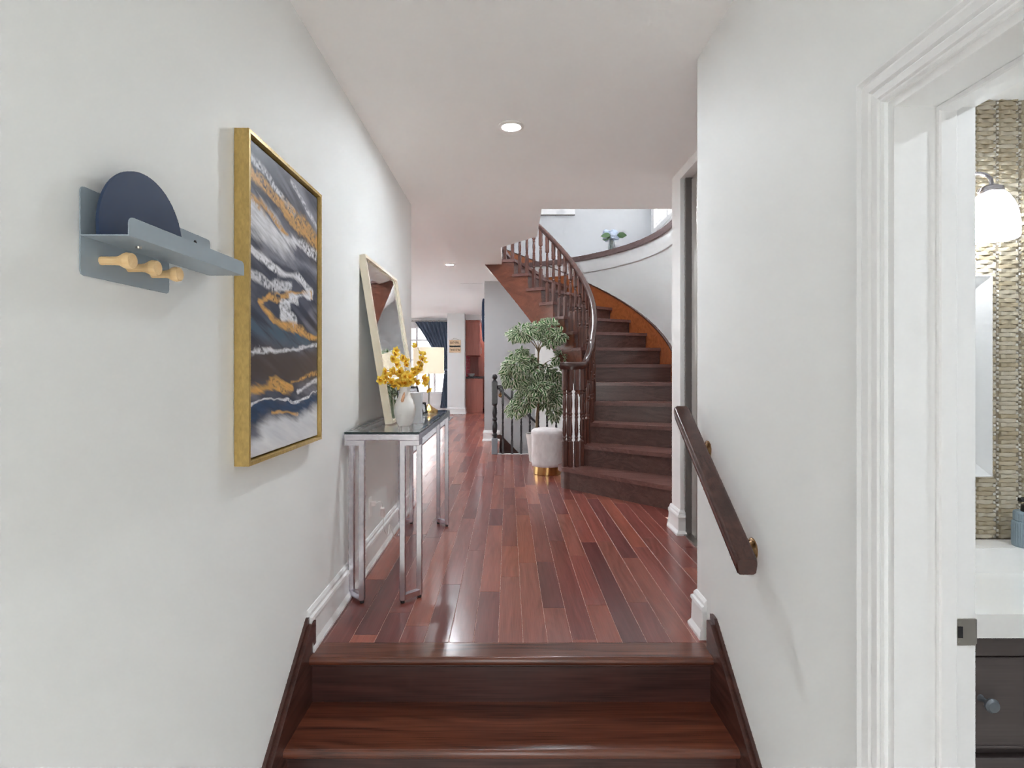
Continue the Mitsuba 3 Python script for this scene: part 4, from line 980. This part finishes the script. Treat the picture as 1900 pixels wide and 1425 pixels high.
def leaf(L, w_):
    ts = [0, 0.25, 0.55, 0.8, 1.0]; ws = [0.05, 0.85, 1.0, 0.55, 0.02]
    v, uv = [], []
    for t, ww in zip(ts, ws):
        for s_ in (-1, 0, 1):
            v.append([t * L, s_ * ww * w_, -0.25 * L * t * t + (0.12 * w_ * ww if s_ else 0)]); uv.append([0.5 + 0.5 * s_, t])
    f = []
    for i in range(4):
        for j in range(2):
            a_ = i * 3 + j; f += [[a_, a_ + 3, a_ + 4], [a_, a_ + 4, a_ + 1]]
    return np.array(v), np.array(f), np.array(uv)
base = 0
lv, lf, lu = leaf(1.0, 0.30)
for c, rx, ry in centres:
    nl = int(10500 * rx * ry) + 10
    for _ in range(nl):
        d = rb.normal(size=3); d /= np.linalg.norm(d)
        p = c + d * np.array([rx, rx, ry]) * rb.uniform(0.35, 1.0) ** 0.6
        L = rb.uniform(0.050, 0.085)
        o = d * 0.8 + np.array([0, 0, -0.35]) + rb.normal(0, 0.35, 3); o /= np.linalg.norm(o)
        up_ = rb.normal(size=3) * 0.5 + [0, -0.4, 1]
        y_ = np.cross(up_, o); y_ /= np.linalg.norm(y_)
        M = np.stack([o, y_, np.cross(o, y_)], 1)
        V.append(lv * L @ M.T + p); Fc.append(lf + base); U.append(lu); base += len(lv)
part(fp, 'foliage', (np.vstack(V), np.vstack(Fc)), 'ficus_leaf', True, uv=np.vstack(U), label='small variegated green and cream leaves', kind='stuff')
# wall switch beside the ficus
sw = thing('light_switch', 'small white light switch on the grey wall left of the ficus', 'light switch')
c = px3(934, 680, 8.6)
part(sw, 'cover', bx(c[0] - 0.045, c[0] + 0.045, 8.593, 8.6, c[2] - 0.058, c[2] + 0.058, 0.002), 'outlet_white')
part(sw, 'toggle', bx(c[0] - 0.006, c[0] + 0.006, 8.585, 8.595, c[2] - 0.012, c[2] + 0.012, 0.002), 'outlet_white')

# ---------------------------------------------------------------- upper ledge: vase with hydrangea, wall art
hv = thing('hydrangea_vase', 'glass vase of pale blue hydrangea on the dark curved ledge', 'vase of flowers')
hd = 7.65
c = px3(1135, 467, hd); hz = 2.745
hx_ = c[0] 
S = 1.0
part(hv, 'vase', lathe([(0.062, 0), (0.064, 0.004), (0.052, 0.06), (0.036, 0.14), (0.040, 0.16), (0.036, 0.16), (0.030, 0.14), (0.045, 0.06), (0.05, 0.01), (0, 0.01)], 24, (hx_, hd, hz)), 'vase_glass', 40, label='clear fluted glass vase')
rh = np.random.default_rng(5)
for (ox, oz_, r_) in ((0.02, 0.215, 0.075), (-0.075, 0.24, 0.05), (-0.07, 0.175, 0.045), (0.055, 0.20, 0.055)):
    fl_ = []
    for _ in range(70):
        d = rh.normal(size=3); d /= np.linalg.norm(d)
        q_ = trimesh.creation.icosphere(0, 0.014); q_.apply_scale([1, 1, 0.35]); q_.apply_transform(align(d)); q_.apply_translation(np.array([hx_ + ox, hd, hz + oz_]) + d * r_)
        fl_.append(q_)
    fl_.append(moved(trimesh.creation.icosphere(2, r_ * 0.95), tr(hx_ + ox, hd, hz + oz_)))
    part(hv, 'flower_head', cat_(fl_), 'hydrangea', label='pale blue hydrangea head')
for ox, oz_, yaw in ((-0.03, 0.20, 180), (0.06, 0.20, 0), (-0.03, 0.17, 150)):
    v, f, uv = leaf(0.13, 0.042)
    m = trimesh.Trimesh(v, f, process=False); m.apply_transform(tr(hx_ + ox, hd - 0.07, hz + oz_) @ rot(yaw, [0, 0, 1]) @ rot(-70, [1, 0, 0]) )
    part(hv, 'leaf', m, 'hydrangea_leaf', True)
part(hv, 'stems', cat_([tube([[hx_ + dx, hd, hz + 0.015], [hx_ + dx * 0.5, hd, hz + 0.19]], 0.004, 6) for dx in (-0.02, 0, 0.02)]), 'hydrangea_leaf')
ax0, ax1 = px3(985, 398, 8.82)[0], px3(1067, 398, 8.82)[0]
ua = thing('canvas_art', 'pale canvas hanging high on the upper back wall', 'wall art')
zz = px3(1, 398, 8.82)[2]
part(ua, 'canvas', bx(ax0, ax1, 8.825, 8.86, zz, zz + 0.6, 0.003), 'art_white')
part(ua, 'edge', bx(ax0, ax1, 8.82, 8.858, zz - 0.008, zz), 'shade_grey')

# ---------------------------------------------------------------- far rooms
def ceiling_light(x, y, k, label, r=0.05, z=ZC, group='recessed ceiling lights'):
    t = thing('ceiling_light', label, 'ceiling light', group)
    part(t, 'trim_ring', lathe([(r + 0.022, z), (r + 0.022, z - 0.004), (r + 0.006, z - 0.009), (r, z - 0.006), (r, z)][::-1], 40, (x, y, 0)), 'lamp_rim', 40)
    part(t, 'lens', disc(r, z - 0.007, (x, y)), 'lamp_rim', emitter=emitter(NEUTRAL, k), label='lit lens')
ceiling_light(0.017, 3.09, 370.0, 'lit round recessed light in the middle of the hall ceiling')
ceiling_light(-0.76, 7.2, 500.0, 'lit round recessed light farther off over the living room edge')
ceiling_light(-2.6, 9.0, 300.0, 'recessed light over the living room rug')
ceiling_light(-2.6, 13.0, 260.0, 'recessed light near the far window')
ceiling_light(1.75, 0.6, 210.0, 'recessed light in the bathroom ceiling', z=ZB)
def dome(x, y, z, k, label):
    t = thing('dome_light', label, 'ceiling light')
    part(t, 'glass_dome', lathe([(0.01, -0.09), (0.08, -0.082), (0.13, -0.06), (0.155, -0.02), (0.155, 0.0)], 32, (x, y, z)), 'lamp_rim', True, emitter=emitter(NEUTRAL, k))
    part(t, 'rim', lathe([(0.165, -0.02), (0.17, -0.012), (0.17, 0.0), (0, 0)], 32, (x, y, z)), 'nickel', 40)
dome(0.5, 5.1, 5.2, 20.0, 'dome light on the upper landing ceiling')
pg = thing('pendant_globe', 'white glass globe hanging in the stairwell above the opening', 'ceiling light')
globe = trimesh.creation.icosphere(3, 0.13); globe.apply_translation([0.55, 6.1, 3.25])
part(pg, 'globe', globe, 'lamp_rim', True, emitter=emitter(NEUTRAL, 52.0))
part(pg, 'rod', lathe([(0.008, 3.37), (0.008, 5.17), (0.06, 5.18), (0.06, 5.2), (0, 5.2)], 12, (0.55, 6.1, 0)), 'nickel', 40)
pb = thing('pendant_bowl', 'white glass bowl light hanging over the entry behind the viewer', 'ceiling light')
part(pb, 'bowl', lathe([(0.01, -0.11), (0.09, -0.09), (0.15, -0.04), (0.17, 0.0), (0.01, 0.02)], 32, (0, -0.45, ZC - 0.26)), 'lamp_rim', True, emitter=emitter(NEUTRAL, 5.0))
part(pb, 'stem', lathe([(0.01, -0.25), (0.01, -0.03), (0.06, -0.02), (0.065, 0.0), (0, 0)], 16, (0, -0.45, ZC)), 'nickel', 40)
dome(-2.9, 10.5, ZC, 110.0, 'dome light in the middle of the living room ceiling')
ceiling_light(-0.58, 14.9, 320.0, 'recessed light over the kitchen counter')

solid('living_rug', extrude(Polygon([(-4.2, 7.15), (-1.26, 7.15), (-1.26, 12.8), (-4.2, 12.8)]).buffer(-0.02).buffer(0.02), 0.0, 0.014), 'rug_grey', 'grey rug on the living room floor beyond the console', 'rug')
# curtain
cu = thing('blue_curtain', 'navy curtain swept aside in front of the far bright window', 'curtain')
nu, nv = 90, 40
yc = 14.86
zt2, ztie, zb_ = EYE + (683 - 597) * yc / F, EYE - (686 - 683) * yc / F, 0.06
V = []
for j in range(nv):
    t = j / (nv - 1)
    z = zt2 + (zb_ - zt2) * t
    tt = (zt2 - z) / (zt2 - ztie)
    if tt < 1:
        xl_ = -2.50 + (0.80) * tt ** 0.92; xr_ = -1.52 - 0.0 * tt; amp = 0.05 * (1 - 0.5 * tt)
    else:
        q_ = (tt - 1) / ((zt2 - zb_) / (zt2 - ztie) - 1)
        xl_ = -1.70 - 0.12 * q_; xr_ = -1.52; amp = 0.02
    for i in range(nu):
        s_ = i / (nu - 1)
        V.append([xl_ + (xr_ - xl_) * s_, yc - 0.02 + amp * math.sin(s_ * 2 * math.pi * 8) + 0.01 * math.sin(s_ * 17 + z * 3), z])
V = np.array(V)
Fc = []
for j in range(nv - 1):
    for i in range(nu - 1):
        a_ = j * nu + i
        Fc += [[a_, a_ + 1, a_ + nu + 1], [a_, a_ + nu + 1, a_ + nu]]
cm = trimesh.Trimesh(V, Fc, process=False)
V2 = V + [0, 0.006, 0]
Fb = np.array(Fc)[:, ::-1] + len(V)
part(cu, 'drape', trimesh.Trimesh(np.vstack([V, V2]), np.vstack([Fc, Fb]), process=False), 'curtain_blue', True)
part(cu, 'tie_band', bx(-1.73, -1.51, yc - 0.06, yc + 0.03, ztie - 0.03, ztie + 0.03, 0.01), 'curtain_blue')
solid('curtain_rod', cat_([tube([[-4.6, yc - 0.02, zt2 + 0.02], [-1.5, yc - 0.02, zt2 + 0.02]], 0.014)] + [bx(x - 0.01, x + 0.01, yc - 0.03, 15.0, zt2 + 0.01, zt2 + 0.03) for x in (-4.5, -2.6, -1.6)]), 'nickel', 'thin curtain rod above the far window', 'curtain rod', 35)
# sign
sg = thing('wooden_sign', 'two board wooden sign hanging on the far column', 'sign')
yd = 13.67
for (ya_, yb_) in ((631, 641.2), (644.2, 654.2)):
    p0, p1 = px3(833.5, yb_, yd), px3(855, ya_, yd)
    part(sg, 'board', bx(p0[0], p1[0], yd - 0.014, yd - 0.002, p0[2], p1[2], 0.003), 'sign_board')
p0, p1 = px3(834, 643.6, yd), px3(854.5, 641.6, yd)
part(sg, 'dark_strip', bx(p0[0], p1[0], yd - 0.02, yd - 0.004, p0[2], p1[2]), 'gap_black')
part(sg, 'cord', tube(smooth_path([px3(838, 631, yd - 0.006), px3(844.5, 628, yd - 0.006), px3(851, 631, yd - 0.006)], 8), 0.003, 5), 'stem_brown')
for txt, yc_, h_, wid in (('EAT WELL', 638.2, 0.062, 17.5), ('TRAVEL OFTEN', 651.0, 0.05, 18.0)):
    tm = meshkit.text_mesh(txt, h_, 0.003, bold=True)
    b_ = tm.bounds
    ww = wid / F * yd
    tm.apply_translation([-(b_[0][0] + b_[1][0]) / 2, 0, 0]); tm.apply_scale([ww / (b_[1][0] - b_[0][0]), 1, 1])
    c = px3(844.3, yc_, yd)
    tm.apply_transform(np.array([[1, 0, 0, c[0]], [0, 0, -1, yd - 0.0135], [0, 1, 0, c[2]], [0, 0, 0, 1.0]]))
    part(sg, 'lettering', tm, 'sign_ink')
# kitchen
kb = thing('base_cabinet', 'reddish brown base cabinet at the end of the hall', 'kitchen cabinet')
part(kb, 'end_panel', bx(-1.07, -0.64, 14.0, 14.02, 0.0, 0.865, 0.002), 'kitchen_wood')
part(kb, 'body', bx(-1.07, -0.66, 14.02, 15.45, 0.10, 0.865), 'kitchen_wood')
part(kb, 'door', bx(-0.66, -0.64, 14.03, 14.7, 0.11, 0.85, 0.003), 'kitchen_wood')
part(kb, 'door', bx(-0.66, -0.64, 14.72, 15.43, 0.11, 0.85, 0.003), 'kitchen_wood')
part(kb, 'toe_kick', bx(-1.07, -0.70, 14.02, 15.45, 0.0, 0.10), 'paint_trim')
solid('countertop', bx(-1.07, -0.62, 13.99, 15.45, 0.865, 0.905, 0.004), 'counter_dark', 'dark kitchen countertop on the base cabinet', 'countertop')
ku = thing('wall_cabinet', 'reddish brown wall cabinet above the kitchen counter', 'kitchen cabinet')
part(ku, 'body', bx(-1.09 + 0.02, -0.745, 14.0, 15.3, 1.45, 2.30, 0.002), 'kitchen_wood')
part(ku, 'crown', bx(-1.07, -0.715, 13.98, 15.3, 2.29, 2.335, 0.004), 'kitchen_wood')
dd = part(ku, 'door', bx(-0.744, -0.722, 14.0, 14.62, 1.45, 2.29, 0.003), 'kitchen_wood')
part(dd, 'handle', bx(-0.72, -0.70, 14.55, 14.565, 1.5, 1.68, 0.003), 'nickel')
kt = thing('pantry_cabinet', 'tall reddish brown pantry cabinet behind the counter', 'kitchen cabinet')
part(kt, 'body', bx(-1.085, -0.42, 15.47, 16.1, 0.0, 2.33, 0.003), 'kitchen_wood')
part(kt, 'door', bx(-0.42, -0.40, 15.49, 16.08, 0.1, 2.30, 0.003), 'kitchen_wood')
bt = solid('backsplash', bx(-1.070, -1.067, 14.02, 15.46, 0.905, 1.45), 'grout_white', 'pink red tiled backsplash under the wall cabinet', 'backsplash')
for i in range(9):
    for j in range(6):
        part(bt, 'tile', bx(-1.067, -1.061, 14.03 + i * 0.158, 14.18 + i * 0.158, 0.91 + j * 0.09, 0.994 + j * 0.09, 0.001), 'red_tile')
solid('white_bowl', lathe([(0.04, 0), (0.05, 0.005), (0.085, 0.05), (0.09, 0.085), (0.086, 0.085), (0.078, 0.05), (0.04, 0.012), (0, 0.012)], 24, (-0.955, 14.25, 0.905)), 'white_ceramic', 'small white bowl on the kitchen counter', 'bowl', 40)
rm = thing('round_wall_mirror', 'dark framed round wall decor seen edge-on on the passage wall', 'wall decor')
part(rm, 'rim', moved(lathe([(0.34, 0), (0.36, 0.01), (0.36, 0.05), (0.34, 0.06), (0.32, 0.05), (0.32, 0.02), (0, 0.02)], 48), tr(-0.37, 9.3, 1.93) @ rot(-90, [0, 1, 0])), 'navy_board', 40)
